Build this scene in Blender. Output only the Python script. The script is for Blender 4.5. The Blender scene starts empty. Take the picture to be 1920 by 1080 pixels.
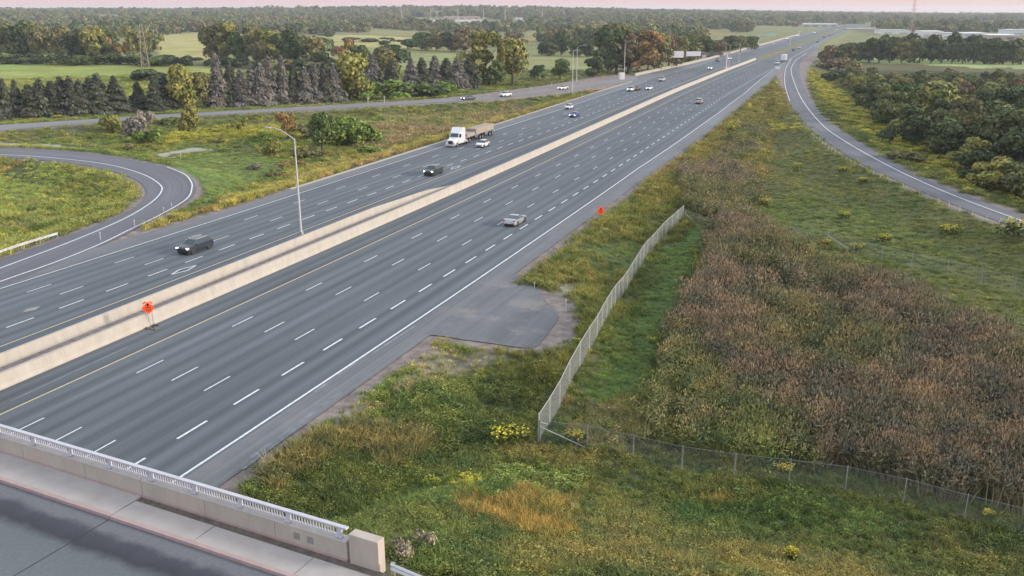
import bpy, bmesh, math, random
import numpy as np
from mathutils import Vector, Matrix
R = math.radians
random.seed(7); rng = np.random.default_rng(7)
C = bpy.context.scene.collection
sc = bpy.context.scene

# ------------------------------------------------------------------ camera
CAMH, PITCH, FPX = 28.2, 0.3028, 1669.0
cam_d = bpy.data.cameras.new('camera'); cam = bpy.data.objects.new('camera', cam_d); C.objects.link(cam)
cam_d.sensor_width = 36; cam_d.lens = 36 * FPX / 1920; cam_d.clip_start = .5; cam_d.clip_end = 30000
cam.location = (0, 0, CAMH); cam.rotation_euler = (math.pi / 2 - PITCH, 0, 0)
sc.camera = cam

# ------------------------------------------------------------------ world (dawn sky, pink low down), soft low sun
SUN_EL, SUN_AZ = R(17), R(98)     # azimuth from +Y towards +X
w = bpy.data.worlds.new('World'); sc.world = w; w.use_nodes = True
nt = w.node_tree; nt.nodes.clear()
out = nt.nodes.new('ShaderNodeOutputWorld'); bg = nt.nodes.new('ShaderNodeBackground')
sky = nt.nodes.new('ShaderNodeTexSky'); sky.sky_type = 'NISHITA'; sky.sun_disc = False
sky.sun_elevation = SUN_EL; sky.sun_rotation = SUN_AZ; sky.altitude = 200; sky.dust_density = 2.0
tc = nt.nodes.new('ShaderNodeTexCoord'); sep = nt.nodes.new('ShaderNodeSeparateXYZ')
nt.links.new(tc.outputs['Generated'], sep.inputs[0])
ramp = nt.nodes.new('ShaderNodeValToRGB'); cr = ramp.color_ramp
cr.elements[0].position = 0.0; cr.elements[0].color = (4.5, 2.9, 2.9, 1)
cr.elements[1].position = 1.0; cr.elements[1].color = (4.6, 5.2, 6.0, 1)
for pos, col in ((.03, (4.5, 3.0, 3.2)), (.14, (6.0, 5.4, 6.0)), (.35, (5.8, 6.15, 6.8))):
    e = cr.elements.new(pos); e.color = (*col, 1)
nt.links.new(sep.outputs['Z'], ramp.inputs['Fac'])
mixn = nt.nodes.new('ShaderNodeMix'); mixn.data_type = 'RGBA'; mixn.inputs['Factor'].default_value = .85
nt.links.new(sky.outputs[0], mixn.inputs['A']); nt.links.new(ramp.outputs[0], mixn.inputs['B'])
pk = nt.nodes.new('ShaderNodeMapRange'); pk.inputs['From Min'].default_value = .0; pk.inputs['From Max'].default_value = .9; pk.inputs['To Min'].default_value = 0; pk.inputs['To Max'].default_value = .8
nt.links.new(sep.outputs['X'], pk.inputs['Value'])
pm_ = nt.nodes.new('ShaderNodeMix'); pm_.data_type = 'RGBA'; pm_.blend_type = 'MULTIPLY'; pm_.inputs['B'].default_value = (1.08, .97, .78, 1)
nt.links.new(pk.outputs[0], pm_.inputs['Factor']); nt.links.new(mixn.outputs['Result'], pm_.inputs['A'])
nt.links.new(pm_.outputs['Result'], bg.inputs[0]); bg.inputs[1].default_value = .1
nt.links.new(bg.outputs[0], out.inputs[0])
sd = bpy.data.lights.new('sun', 'SUN'); sun = bpy.data.objects.new('sun', sd); C.objects.link(sun)
sd.energy = 2.0; sd.angle = R(10); sd.color = (1, .9, .8)
sv = Vector((math.sin(SUN_AZ) * math.cos(SUN_EL), math.cos(SUN_AZ) * math.cos(SUN_EL), math.sin(SUN_EL)))
sun.rotation_euler = (-sv).to_track_quat('-Z', 'Y').to_euler()
sun.location = (60, 0, 80)
sc.render.engine = 'CYCLES'
sc.view_settings.view_transform = 'Standard'; sc.view_settings.look = 'None'
sc.view_settings.exposure = 1.12; sc.view_settings.gamma = 1
sc.cycles.max_bounces = 5; sc.cycles.transparent_max_bounces = 8
sc.cycles.volume_bounces = 0

# ------------------------------------------------------------------ pixel <-> ground (photo 1920x1080)
cp, sp = math.cos(PITCH), math.sin(PITCH)
def G(u, v, z=0.0):
    a = (u - 960) / FPX; b = (v - 540) / FPX
    zc = (CAMH - z) / (sp + b * cp)
    return a * zc, zc * (cp - b * sp)
def proj(X, Y, Z):
    zc = Y * cp - (Z - CAMH) * sp; yc = -(Y * sp + (Z - CAMH) * cp)
    zc = np.where(zc < .5, np.nan, zc)
    return 960 + FPX * X / zc, 540 + FPX * yc / zc
def pxm(u, v, z=0.0):      # pixels per metre at the ground point
    b = (v - 540) / FPX
    return FPX * (sp + b * cp) / (CAMH - z)

# ------------------------------------------------------------------ highway frame
PHI = .39086; sP, cP = math.sin(PHI), math.cos(PHI)
Dk = np.array([(-80, 0), (0, 0), (60, -.3), (110, -1.3), (160, -2.7), (208, -4.6), (323, -9.2), (445, -11.6), (555, -12.6),
               (700, -12.6), (850, -13.6), (1050, -15.5), (1400, -16), (1800, -10), (2300, 10)], float)
sg = np.linspace(-80, 2300, 1191)
dg = np.interp(sg, Dk[:, 0], Dk[:, 1])
ker = np.ones(31) / 31
dg = np.convolve(np.pad(dg, 15, mode='edge'), ker, 'valid')
def hw(s, o):
    """road coordinates (metres along, raw lateral offset) -> world"""
    o = o + np.interp(s, sg, dg)
    return sP * s + cP * o, cP * s - sP * o
def so(u, v, z=0):
    X, Y = G(u, v, z); s = sP * X + cP * Y; o = cP * X - sP * Y
    return s, o - np.interp(s, sg, dg)
def hdir(s):
    a = hw(s - 2, -60); b = hw(s + 2, -60)
    return math.atan2(b[1] - a[1], b[0] - a[0])
def catmull(P, step=2.0):
    P = np.array(P, float); n = len(P); o = []
    for i in range(n - 1):
        p0 = P[max(i - 1, 0)]; p1 = P[i]; p2 = P[i + 1]; p3 = P[min(i + 2, n - 1)]
        k = max(2, int(np.linalg.norm(p2 - p1) / step))
        for j in range(k):
            t = j / k
            o.append(.5 * ((2 * p1) + (-p0 + p2) * t + (2 * p0 - 5 * p1 + 4 * p2 - p3) * t * t + (-p0 + 3 * p1 - 3 * p2 + p3) * t ** 3))
    o.append(P[-1]); return np.array(o)
def resample(P, n):
    d = np.r_[0, np.cumsum(np.linalg.norm(np.diff(P, axis=0), axis=1))]
    t = np.linspace(0, d[-1], n)
    return np.c_[np.interp(t, d, P[:, 0]), np.interp(t, d, P[:, 1])]
def pxline(pts, step=2.0, z=0.0):
    return catmull([G(u, v, z) for u, v in pts], step)

# ------------------------------------------------------------------ object helpers
def link(o, parent=None):
    C.objects.link(o)
    if parent is not None: o.parent = parent
    return o
def tag(o, label=None, cat=None, group=None, kind=None):
    if label: o['label'] = label
    if cat: o['category'] = cat
    if group: o['group'] = group
    if kind: o['kind'] = kind
    return o
def empty(name, loc=(0, 0, 0), rz=0.0):
    o = bpy.data.objects.new(name, None); C.objects.link(o); o.location = loc; o.rotation_euler = (0, 0, rz); o.empty_display_size = .2
    return o
class MB:
    """mesh builder"""
    def __init__(s): s.v = []; s.f = []
    def add(s, vs, fs):
        b = len(s.v); s.v.extend([tuple(map(float, q)) for q in vs]); s.f.extend([tuple(b + i for i in f) for f in fs]); return s
    def box(s, c, d, rz=0.0, taper=1.0, tilt=None):
        hx, hy, hz = d[0] / 2, d[1] / 2, d[2] / 2; q = []
        for z, k in ((-hz, 1), (hz, taper)):
            for x, y in ((-hx, -hy), (hx, -hy), (hx, hy), (-hx, hy)): q.append(Vector((x * k, y * k, z)))
        M = Matrix.Rotation(rz, 4, 'Z')
        if tilt: M = M @ tilt
        q = [M @ p + Vector(c) for p in q]
        return s.add(q, [(3, 2, 1, 0), (4, 5, 6, 7), (0, 1, 5, 4), (1, 2, 6, 5), (2, 3, 7, 6), (3, 0, 4, 7)])
    def tube(s, pts, rad, n=8, caps=True):
        pts = [Vector(p) for p in pts]; rad = rad if hasattr(rad, '__len__') else [rad] * len(pts); b = len(s.v)
        for i, p in enumerate(pts):
            d = (pts[min(i + 1, len(pts) - 1)] - pts[max(i - 1, 0)]).normalized()
            a = d.orthogonal().normalized() if abs(d.z) < .9 else Vector((1, 0, 0)); a = (a - d * a.dot(d)).normalized(); c = d.cross(a)
            for k in range(n):
                t = 2 * math.pi * k / n; s.v.append(tuple(p + (a * math.cos(t) + c * math.sin(t)) * rad[i]))
        for i in range(len(pts) - 1):
            for k in range(n):
                k2 = (k + 1) % n; s.f.append((b + i * n + k, b + i * n + k2, b + (i + 1) * n + k2, b + (i + 1) * n + k))
        if caps:
            s.f.append(tuple(b + k for k in reversed(range(n)))); e = b + (len(pts) - 1) * n; s.f.append(tuple(e + k for k in range(n)))
        return s
    def prism(s, poly, z0, z1):      # poly: xy list
        n = len(poly); vs = [(x, y, z0) for x, y in poly] + [(x, y, z1) for x, y in poly]
        return s.add(vs, [tuple(reversed(range(n))), tuple(range(n, 2 * n))] + [(i, (i + 1) % n, n + (i + 1) % n, n + i) for i in range(n)])
    def xform(s, M):
        s.v = [tuple(M @ Vector(q)) for q in s.v]; return s
    def build(s, name, mat, parent=None, smooth=False, bevel=0):
        me = bpy.data.meshes.new(name); me.from_pydata(s.v, [], s.f); me.update()
        if bevel:
            bm = bmesh.new(); bm.from_mesh(me); bmesh.ops.bevel(bm, geom=bm.edges[:], offset=bevel, segments=2, affect='EDGES', profile=.6); bm.to_mesh(me); bm.free()
        if smooth:
            me.shade_smooth()
        if mat: me.materials.append(mat)
        return link(bpy.data.objects.new(name, me), parent)
def npmesh(name, V, F, mat, uv=None, col=None, parent=None, dolink=True):
    V = np.asarray(V, np.float32); F = np.asarray(F, np.int32); k = F.shape[1]
    me = bpy.data.meshes.new(name); me.vertices.add(len(V)); me.vertices.foreach_set('co', V.ravel())
    me.loops.add(F.size); me.loops.foreach_set('vertex_index', F.ravel())
    me.polygons.add(len(F)); me.polygons.foreach_set('loop_start', np.arange(0, F.size, k, dtype=np.int32))
    me.update(calc_edges=True)
    if uv is not None:
        l = me.uv_layers.new(name='UVMap'); l.data.foreach_set('uv', np.asarray(uv, np.float32)[F.ravel()].ravel())
    if col is not None:
        a = me.color_attributes.new('Col', 'FLOAT_COLOR', 'POINT'); a.data.foreach_set('color', np.asarray(col, np.float32).ravel())
    if mat: me.materials.append(mat)
    o = bpy.data.objects.new(name, me)
    if dolink: link(o, parent)
    return o

# ------------------------------------------------------------------ materials
def newmat(name):
    m = bpy.data.materials.new(name); m.use_nodes = True; n = m.node_tree
    return m, n, n.nodes['Principled BSDF']
def N(n, t, **k):
    x = n.nodes.new(t)
    for a, b in k.items():
        if a in x.inputs: x.inputs[a].default_value = b
        else: setattr(x, a, b)
    return x
def simple(name, col, rough=.6, metal=0.0, var=.12, scale=3.0, spec=.5, coat=0.0, bump=0.0):
    m, n, b = newmat(name)
    t = N(n, 'ShaderNodeTexCoord'); no = N(n, 'ShaderNodeTexNoise', Scale=scale, Detail=5.0, Roughness=.6)
    n.links.new(t.outputs['Object'], no.inputs['Vector'])
    r = N(n, 'ShaderNodeMapRange'); r.inputs['From Min'].default_value = .3; r.inputs['From Max'].default_value = .7
    r.inputs['To Min'].default_value = 1 - var; r.inputs['To Max'].default_value = 1 + var
    n.links.new(no.outputs['Fac'], r.inputs['Value'])
    mx = N(n, 'ShaderNodeVectorMath', operation='SCALE'); mx.inputs[0].default_value = col[:3]
    n.links.new(r.outputs[0], mx.inputs['Scale']); n.links.new(mx.outputs[0], b.inputs['Base Color'])
    b.inputs['Roughness'].default_value = rough; b.inputs['Metallic'].default_value = metal
    b.inputs['Specular IOR Level'].default_value = spec; b.inputs['Coat Weight'].default_value = coat
    if bump:
        bp = N(n, 'ShaderNodeBump', Strength=bump, Distance=.05); n.links.new(no.outputs['Fac'], bp.inputs['Height']); n.links.new(bp.outputs[0], b.inputs['Normal'])
    return m
def emit(name, col, s):
    m, n, b = newmat(name); b.inputs['Base Color'].default_value = (.8, .8, .8, 1)
    b.inputs['Emission Color'].default_value = (*col, 1); b.inputs['Emission Strength'].default_value = s; return m

def asphalt(name, col, tracks=0.0, worn=0.0, warm=(1, 1, 1), lane0=-42.2, trackdark=.80):
    """UV: u = metres across (road offset), v = metres along"""
    m, n, b = newmat(name); L = n.links.new
    uv = N(n, 'ShaderNodeUVMap'); mp = N(n, 'ShaderNodeMapping'); mp.inputs['Scale'].default_value = (1.3, .018, 1)
    L(uv.outputs[0], mp.inputs[0])
    streak = N(n, 'ShaderNodeTexNoise', Scale=1.0, Detail=6.0, Roughness=.65); L(mp.outputs[0], streak.inputs['Vector'])
    mp2 = N(n, 'ShaderNodeMapping'); mp2.inputs['Scale'].default_value = (.09, .03, 1); L(uv.outputs[0], mp2.inputs[0])
    patch = N(n, 'ShaderNodeTexNoise', Scale=1.0, Detail=4.0); L(mp2.outputs[0], patch.inputs['Vector'])
    grain = N(n, 'ShaderNodeTexNoise', Scale=9.0, Detail=3.0); L(uv.outputs[0], grain.inputs['Vector'])
    def rng_(src, a, c, lo=.3, hi=.7):
        r = N(n, 'ShaderNodeMapRange'); r.inputs['From Min'].default_value = lo; r.inputs['From Max'].default_value = hi
        r.inputs['To Min'].default_value = a; r.inputs['To Max'].default_value = c; L(src, r.inputs['Value']); return r.outputs[0]
    def mul(a, c):
        x = N(n, 'ShaderNodeMath', operation='MULTIPLY'); L(a, x.inputs[0]); L(c, x.inputs[1]); return x.outputs[0]
    f = mul(mul(rng_(streak.outputs[0], .82, 1.16), rng_(patch.outputs[0], .88, 1.1)), rng_(grain.outputs[0], .92, 1.08))
    if tracks:
        s = N(n, 'ShaderNodeSeparateXYZ'); L(uv.outputs[0], s.inputs[0])
        a = N(n, 'ShaderNodeMath', operation='SUBTRACT'); L(s.outputs[0], a.inputs[0]); a.inputs[1].default_value = lane0
        c = N(n, 'ShaderNodeMath', operation='MULTIPLY'); L(a.outputs[0], c.inputs[0]); c.inputs[1].default_value = 4 * math.pi / 3.75
        d = N(n, 'ShaderNodeMath', operation='COSINE'); L(c.outputs[0], d.inputs[0])
        f = mul(f, rng_(d.outputs[0], 1 + .5 * tracks, 1 - .5 * tracks, -1, 1))
        # paving joints along the lane lines
        c2 = N(n, 'ShaderNodeMath', operation='MULTIPLY'); L(a.outputs[0], c2.inputs[0]); c2.inputs[1].default_value = 2 * math.pi / 3.75
        d2 = N(n, 'ShaderNodeMath', operation='COSINE'); L(c2.outputs[0], d2.inputs[0])
        f = mul(f, rng_(d2.outputs[0], 1.0, .86, .985, 1.0))
    # lane by lane tone, from different paving passes
    mp3 = N(n, 'ShaderNodeMapping'); mp3.inputs['Scale'].default_value = (.42, .0015, 1); L(uv.outputs[0], mp3.inputs[0])
    lt_ = N(n, 'ShaderNodeTexNoise', Scale=1.0, Detail=2.0); L(mp3.outputs[0], lt_.inputs['Vector']); f = mul(f, rng_(lt_.outputs[0], .88, 1.12))
    vm = N(n, 'ShaderNodeVectorMath', operation='SCALE'); vm.inputs[0].default_value = col; L(f, vm.inputs['Scale'])
    mp4 = N(n, 'ShaderNodeMapping'); mp4.inputs['Scale'].default_value = (4.5, .006, 1); L(uv.outputs[0], mp4.inputs[0])
    fs_ = N(n, 'ShaderNodeTexNoise', Scale=1.0, Detail=3.0, Roughness=.8); L(mp4.outputs[0], fs_.inputs['Vector']); f2 = rng_(fs_.outputs[0], .9, 1.06)
    vm_ = N(n, 'ShaderNodeVectorMath', operation='SCALE'); L(vm.outputs[0], vm_.inputs[0]); L(f2, vm_.inputs['Scale']); vm = vm_
    if worn:
        wn = N(n, 'ShaderNodeTexNoise', Scale=.22, Detail=7.0, Roughness=.7); L(uv.outputs[0], wn.inputs['Vector'])
        wf = rng_(wn.outputs[0], 0.0, worn, .5, .62); wx = N(n, 'ShaderNodeMix', data_type='RGBA'); L(wf, wx.inputs['Factor']); L(vm.outputs[0], wx.inputs['A']); wx.inputs['B'].default_value = (.24, .225, .215, 1)
        L(wx.outputs['Result'], b.inputs['Base Color'])
    else: L(vm.outputs[0], b.inputs['Base Color'])
    b.inputs['Roughness'].default_value = .82; b.inputs['Specular IOR Level'].default_value = .3
    return m
def concrete(name, col, streaks=.25, scale=1.0):
    m, n, b = newmat(name); L = n.links.new
    t = N(n, 'ShaderNodeTexCoord'); mp = N(n, 'ShaderNodeMapping'); mp.inputs['Scale'].default_value = (1.1 * scale, 1.1 * scale, .35 * scale); L(t.outputs['Object'], mp.inputs[0])
    a = N(n, 'ShaderNodeTexNoise', Scale=1.0, Detail=6.0, Roughness=.7); L(mp.outputs[0], a.inputs['Vector'])
    c = N(n, 'ShaderNodeTexNoise', Scale=.25, Detail=4.0); L(t.outputs['Object'], c.inputs['Vector'])
    r = N(n, 'ShaderNodeMapRange'); r.inputs['From Min'].default_value = .3; r.inputs['From Max'].default_value = .7; r.inputs['To Min'].default_value = 1 - streaks; r.inputs['To Max'].default_value = 1.08
    L(a.outputs[0], r.inputs['Value'])
    mc = N(n, 'ShaderNodeMix', data_type='RGBA'); mc.inputs['A'].default_value = (*col, 1); mc.inputs['B'].default_value = (col[0] * 1.0, col[1] * .9, col[2] * .82, 1)
    L(c.outputs[0], mc.inputs['Factor'])
    vm = N(n, 'ShaderNodeVectorMath', operation='SCALE'); L(mc.outputs['Result'], vm.inputs[0]); L(r.outputs[0], vm.inputs['Scale'])
    L(vm.outputs[0], b.inputs['Base Color']); b.inputs['Roughness'].default_value = .85
    return m
def foliage(name, src, var=.45, rough=.75, transl=.0):
    pl = src == 'plume'; src = 'inst' if pl else src
    m, n, b = newmat(name); L = n.links.new
    if src == 'object':
        o = N(n, 'ShaderNodeObjectInfo'); colr = o.outputs['Color']
    else:
        o = N(n, 'ShaderNodeAttribute'); o.attribute_type = 'INSTANCER'; o.attribute_name = 'tint'; colr = o.outputs['Color']
    g = N(n, 'ShaderNodeNewGeometry')
    r = N(n, 'ShaderNodeMapRange'); r.inputs['To Min'].default_value = 1 - var; r.inputs['To Max'].default_value = 1 + var; L(g.outputs['Random Per Island'], r.inputs['Value'])
    vm = N(n, 'ShaderNodeVectorMath', operation='SCALE'); L(colr, vm.inputs[0]); L(r.outputs[0], vm.inputs['Scale'])
    # clumps of yellower and darker leaves
    t = N(n, 'ShaderNodeTexCoord'); no = N(n, 'ShaderNodeTexNoise', Scale=5.0 if src == 'object' else .4, Detail=3.0)
    L(t.outputs['Object'] if src == 'object' else g.outputs['Position'], no.inputs['Vector'])
    r2 = N(n, 'ShaderNodeMapRange'); r2.inputs['From Min'].default_value = .35; r2.inputs['From Max'].default_value = .65; L(no.outputs[0], r2.inputs['Value'])
    mx = N(n, 'ShaderNodeMix', data_type='RGBA'); mx.inputs['A'].default_value = (.72, .82, .8, 1); mx.inputs['B'].default_value = (1.4, 1.22, 1.0, 1); L(r2.outputs[0], mx.inputs['Factor'])
    v2 = N(n, 'ShaderNodeVectorMath', operation='MULTIPLY'); L(vm.outputs[0], v2.inputs[0]); L(mx.outputs['Result'], v2.inputs[1])
    if pl:
        v3 = N(n, 'ShaderNodeVectorMath', operation='MULTIPLY'); L(v2.outputs[0], v3.inputs[0]); v3.inputs[1].default_value = (1.54, 1.37, 1.57); v2 = v3
    L(v2.outputs[0], b.inputs['Base Color']); b.inputs['Roughness'].default_value = rough; b.inputs['Specular IOR Level'].default_value = .25
    return m

M = {}
M['asph'] = asphalt('asphalt_highway', (.102, .119, .137), tracks=.28)
M['asph_l'] = asphalt('asphalt_left', (.102, .119, .137), tracks=.28, lane0=-72.8)
M['asph_shoulder'] = asphalt('asphalt_shoulder', (.148, .158, .172), worn=.25)
M['asph_ramp'] = asphalt('asphalt_ramp', (.13, .135, .155))
M['asph_pad'] = asphalt('asphalt_pad', (.128, .136, .152), worn=.6)
M['asph_side'] = asphalt('asphalt_side_road', (.20, .20, .205))
M['paint'] = simple('white_paint', (.60, .63, .66), .6, var=.22, scale=2.5)
M['paint_y'] = simple('yellow_paint', (.50, .42, .26), .6, var=.15)
M['gravel'] = simple('gravel', (.235, .2, .195), .95, var=.35, scale=1.7)
M['conc_wall'] = concrete('concrete_median', (.40, .385, .355), .16)
M['conc_far'] = concrete('concrete_roadside', (.33, .31, .28), .16)
M['conc_cap'] = concrete('concrete_bridge', (.45, .44, .44), .18, 1.0)
M['conc_cream'] = concrete('concrete_cream', (.44, .41, .37), .16, 1.0)
M['conc_walk'] = concrete('concrete_sidewalk', (.40, .385, .385), .14, .6)
M['conc_kerb'] = concrete('concrete_kerb', (.40, .31, .31), .15, 1.0)
M['rail'] = simple('painted_rail', (.47, .47, .52), .5, var=.08)
M['galv'] = simple('galvanised', (.42, .43, .45), .45, .6, var=.15)
M['galv_dim'] = simple('galvanised_dim', (.27, .28, .28), .6, .2, var=.2)
M['galv_l'] = simple('galvanised_light', (.52, .53, .55), .5, .3, var=.1)
M['pole'] = simple('lamp_pole', (.50, .49, .50), .5, .3, var=.1)
M['gutter'] = simple('gutter', (.42, .38, .33), .9, var=.12)
M['wood'] = simple('weathered_wood', (.30, .26, .22), .9, var=.25, scale=6)
M['dark'] = simple('dark_trim', (.02, .021, .023), .6)
M['tyre'] = simple('tyre', (.018, .018, .019), .85)
M['rim'] = simple('rim', (.35, .36, .37), .35, .7)
M['glass'] = simple('car_glass', (.02, .035, .042), .2, var=.02, spec=.8)
M['headlamp'] = emit('headlamp', (1, .95, 1.0), 7)
M['lamp_off'] = simple('lamp_clear', (.6, .6, .62), .2)
M['tail'] = simple('tail_lamp', (.35, .02, .015), .3)
M['plate'] = simple('plate', (.6, .62, .65), .5)
M['orange'] = simple('orange_sign', (.95, .10, .015), .45, var=.06)
M['orange'].node_tree.nodes['Principled BSDF'].inputs['Emission Strength'].default_value = 0
M['orange_flag'] = simple('flag', (.9, .12, .04), .6)
M['black'] = simple('sign_black', (.01, .01, .01), .5)
M['yellow'] = simple('yellow_sign', (.75, .52, .02), .5)
M['signback'] = simple('sign_back', (.62, .6, .63), .5, .3, var=.08)
M['panel_pale'] = simple('panel_pale', (.82, .78, .82), .5, var=.06)
M['green_sign'] = simple('green_sign', (.30, .45, .38), .5)
M['bark'] = simple('bark', (.09, .075, .06), .9, var=.3, scale=8)
M['rock'] = simple('rock', (.33, .31, .30), .9, var=.3, scale=2, bump=.4)
M['leaf'] = foliage('leaf', 'object')
M['tuft'] = foliage('tuft', 'inst', .4)
M['flower'] = foliage('flower', 'object', .35)

# ------------------------------------------------------------------ pavement outlines (read off the photograph, laid on z = 0)
RAMP_L = [(1525, 88), (1500, 99), (1484, 110), (1475, 120), (1470.5, 133), (1470, 157), (1479, 190), (1500, 219), (1526, 247), (1567, 277), (1613, 306), (1680, 337), (1747, 367), (1813, 393), (1880, 418), (1920, 433), (2050, 484), (2250, 560)]
RAMP_R = [(1535, 91), (1523, 98), (1511, 107), (1502, 117), (1498.5, 133), (1504, 157), (1527, 197), (1563, 232), (1604, 262), (1648, 289), (1713, 325), (1813, 367), (1920, 405), (2050, 452), (2250, 522)]
RAMP_RW = [(1512, 100), (1495, 111), (1485, 124), (1483.5, 134), (1486.7, 147), (1499, 178), (1518, 207), (1546, 238), (1577, 260), (1613, 282), (1680, 318), (1747, 349), (1813, 376), (1920, 416), (2050, 466), (2250, 540)]
RAMP_LW = [(1484, 111), (1477, 121), (1472.3, 133), (1471.6, 157), (1480.5, 189)]
LOOP_O = [(-260, 291), (-100, 280), (0, 277.3), (100, 281.7), (200, 291.7), (283, 306.7), (333, 320), (360, 337), (366.7, 353), (360, 370), (333, 388), (283, 413), (240, 437), (187, 461), (140, 480), (60, 514), (0, 538), (-100, 580)]
LOOP_I = [(-260, 312), (-100, 299), (0, 295), (66.7, 299), (150, 309), (216.7, 323), (258, 339), (273, 355), (269, 374), (240, 396.7), (187, 420), (100, 452), (0, 487), (-100, 522), (-200, 558)]
LOOP_IW = [(-260, 303), (-100, 293), (0, 290), (100, 296), (200, 308), (266, 326), (300, 346), (302, 360), (283, 380), (233, 410), (133, 453), (0, 503), (-100, 541)]
LOOP_OW = [(313, 313), (345, 326), (358, 340), (360, 352), (350, 373), (300, 403), (240, 432), (187, 458), (100, 493), (0, 528), (-100, 568)]
SERV_T = [(-300, 252), (-150, 243), (0, 234), (193, 222.2), (300, 215), (433, 208.5), (640, 197.5), (773, 190), (873, 184.5), (940, 178), (1007, 169), (1073, 161), (1130, 152), (1165, 146.5), (1195, 140)]
SERV_B = [(-300, 266), (-150, 256), (0, 245.3), (193, 228.5), (300, 221), (433, 213.8), (640, 202.5), (773, 194.6), (873, 189), (940, 183), (1007, 175), (1073, 167.2), (1130, 159), (1165, 155), (1195, 151)]
PAD = [(795, 627), (830, 630), (870, 637), (920, 643), (965, 650), (1000, 652), (1015, 640), (1035, 615), (1047, 596), (1043, 585), (1030, 572), (1015, 553), (1003, 540), (985, 522), (962, 513)]
def two(Lp, Rp, n):
    return resample(pxline(Lp), n), resample(pxline(Rp), n)
def strip(name, A, B, z, mat, across=4, lateral=None, v0=None, uvs=None):
    n = len(A); V = []; UV = []
    mid = (A + B) / 2; d = np.r_[0, np.cumsum(np.linalg.norm(np.diff(mid, axis=0), axis=1))]
    if v0 is not None: d = v0
    for k in range(across + 1):
        t = k / across; P = A * (1 - t) + B * t
        V.append(np.c_[P, np.full(n, z)])
        if lateral is None: u = np.linalg.norm(B - A, axis=1) * t
        else: u = lateral[0] * (1 - t) + lateral[1] * t
        UV.append(np.c_[u * np.ones(n), d])
    V = np.concatenate(V); UV = np.concatenate(UV); F = []
    for k in range(across):
        i = np.arange(n - 1); F.append(np.c_[k * n + i, k * n + i + 1, (k + 1) * n + i + 1, (k + 1) * n + i][:, ::-1])
    F = np.concatenate(F)
    # make faces look up
    a, b_, c = V[F[0][0]], V[F[0][1]], V[F[0][2]]
    if np.cross(b_ - a, c - a)[2] < 0: F = F[:, ::-1]
    return tag(npmesh(name, V, F, mat, uv=UV), kind='structure')
def hline(s0, s1, off, step=4.0):
    s = np.arange(s0, s1 + step, step); o = off(s) if callable(off) else np.full(len(s), off)
    x, y = hw(s, o); return np.c_[x, y], s, o
knot = lambda K: (lambda s: np.interp(s, [k[0] for k in K], [k[1] for k in K]))
RPE = knot([(-80, -35.3), (109, -35.3), (158, -34.9), (230, -33.6), (372, -34.2), (450, -37.2), (507, -38), (619, -39), (700, -40), (870, -44), (2300, -44)])
WEo = knot([(-80, -38.3), (162, -38.3), (200, -37.6), (260, -37), (328, -37), (401, -39.4), (470, -40.8), (572, -43), (625, -44.4), (717, -46), (850, -47.4), (2300, -47.4)])
LPE = knot([(-80, -88), (80, -88), (100, -87), (366, -87), (397, -93.6), (428, -92), (491, -88.7), (555, -87.4), (2300, -87)])
WLo = knot([(-80, -84), (180, -84), (250, -82.3), (2300, -82.3)])
YLo = knot([(-80, -69), (150, -69), (205, -66.8), (400, -66.8), (560, -67.6), (2300, -67.6)])
YRo = knot([(-80, -56.9), (2300, -56.9)])
MEDR = knot([(-80, -60.75), (540, -60.75), (600, -58.5), (2300, -58.5)])
MEDL = knot([(-80, -65.1), (112, -65.1), (140, -61.3), (540, -61.3), (600, -64.3), (2300, -64.3)])
A, s_, oA = hline(-70, 2100, MEDR); B, _, oB = hline(-70, 2100, lambda s: WEo(s) + .35)
strip('highway_road', A, B, 0.0, M['asph'], 6, (oA, oB), s_)
A, s_, oA = hline(-70, 2100, lambda s: WEo(s) + .35); B, _, oB = hline(-70, 2100, RPE)
strip('highway_shoulder', A, B, 0.0, M['asph_shoulder'], 2, (oA, oB), s_)
A, s_, oA = hline(-70, 2100, lambda s: WLo(s) - .25); B, _, oB = hline(-70, 2100, MEDL)
strip('highway_road', A, B, 0.0, M['asph_l'], 6, (oA, oB), s_)
A, s_, oA = hline(-70, 2100, LPE); B, _, oB = hline(-70, 2100, lambda s: WLo(s) - .25)
strip('highway_shoulder', A, B, 0.0, M['asph_shoulder'], 2, (oA, oB), s_)
A, s_, oA = hline(-70, 560, MEDL, 4); B, _, oB = hline(-70, 560, MEDR, 4)
strip('median_strip', A, B, .05, M['gravel'], 1, (oA, oB), s_)
A, s_, oA = hline(120, 368, lambda s: LPE(s) - .9); B, _, oB = hline(120, 368, LPE)
strip('concrete_gutter', A, B, .012, M['gutter'], 1, (oA, oB), s_)
rA, rB = two(RAMP_L, RAMP_R, 260); strip('ramp_road', rA, rB, .008, M['asph_ramp'], 4)
lA, lB = two(LOOP_O, LOOP_I, 220)
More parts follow.
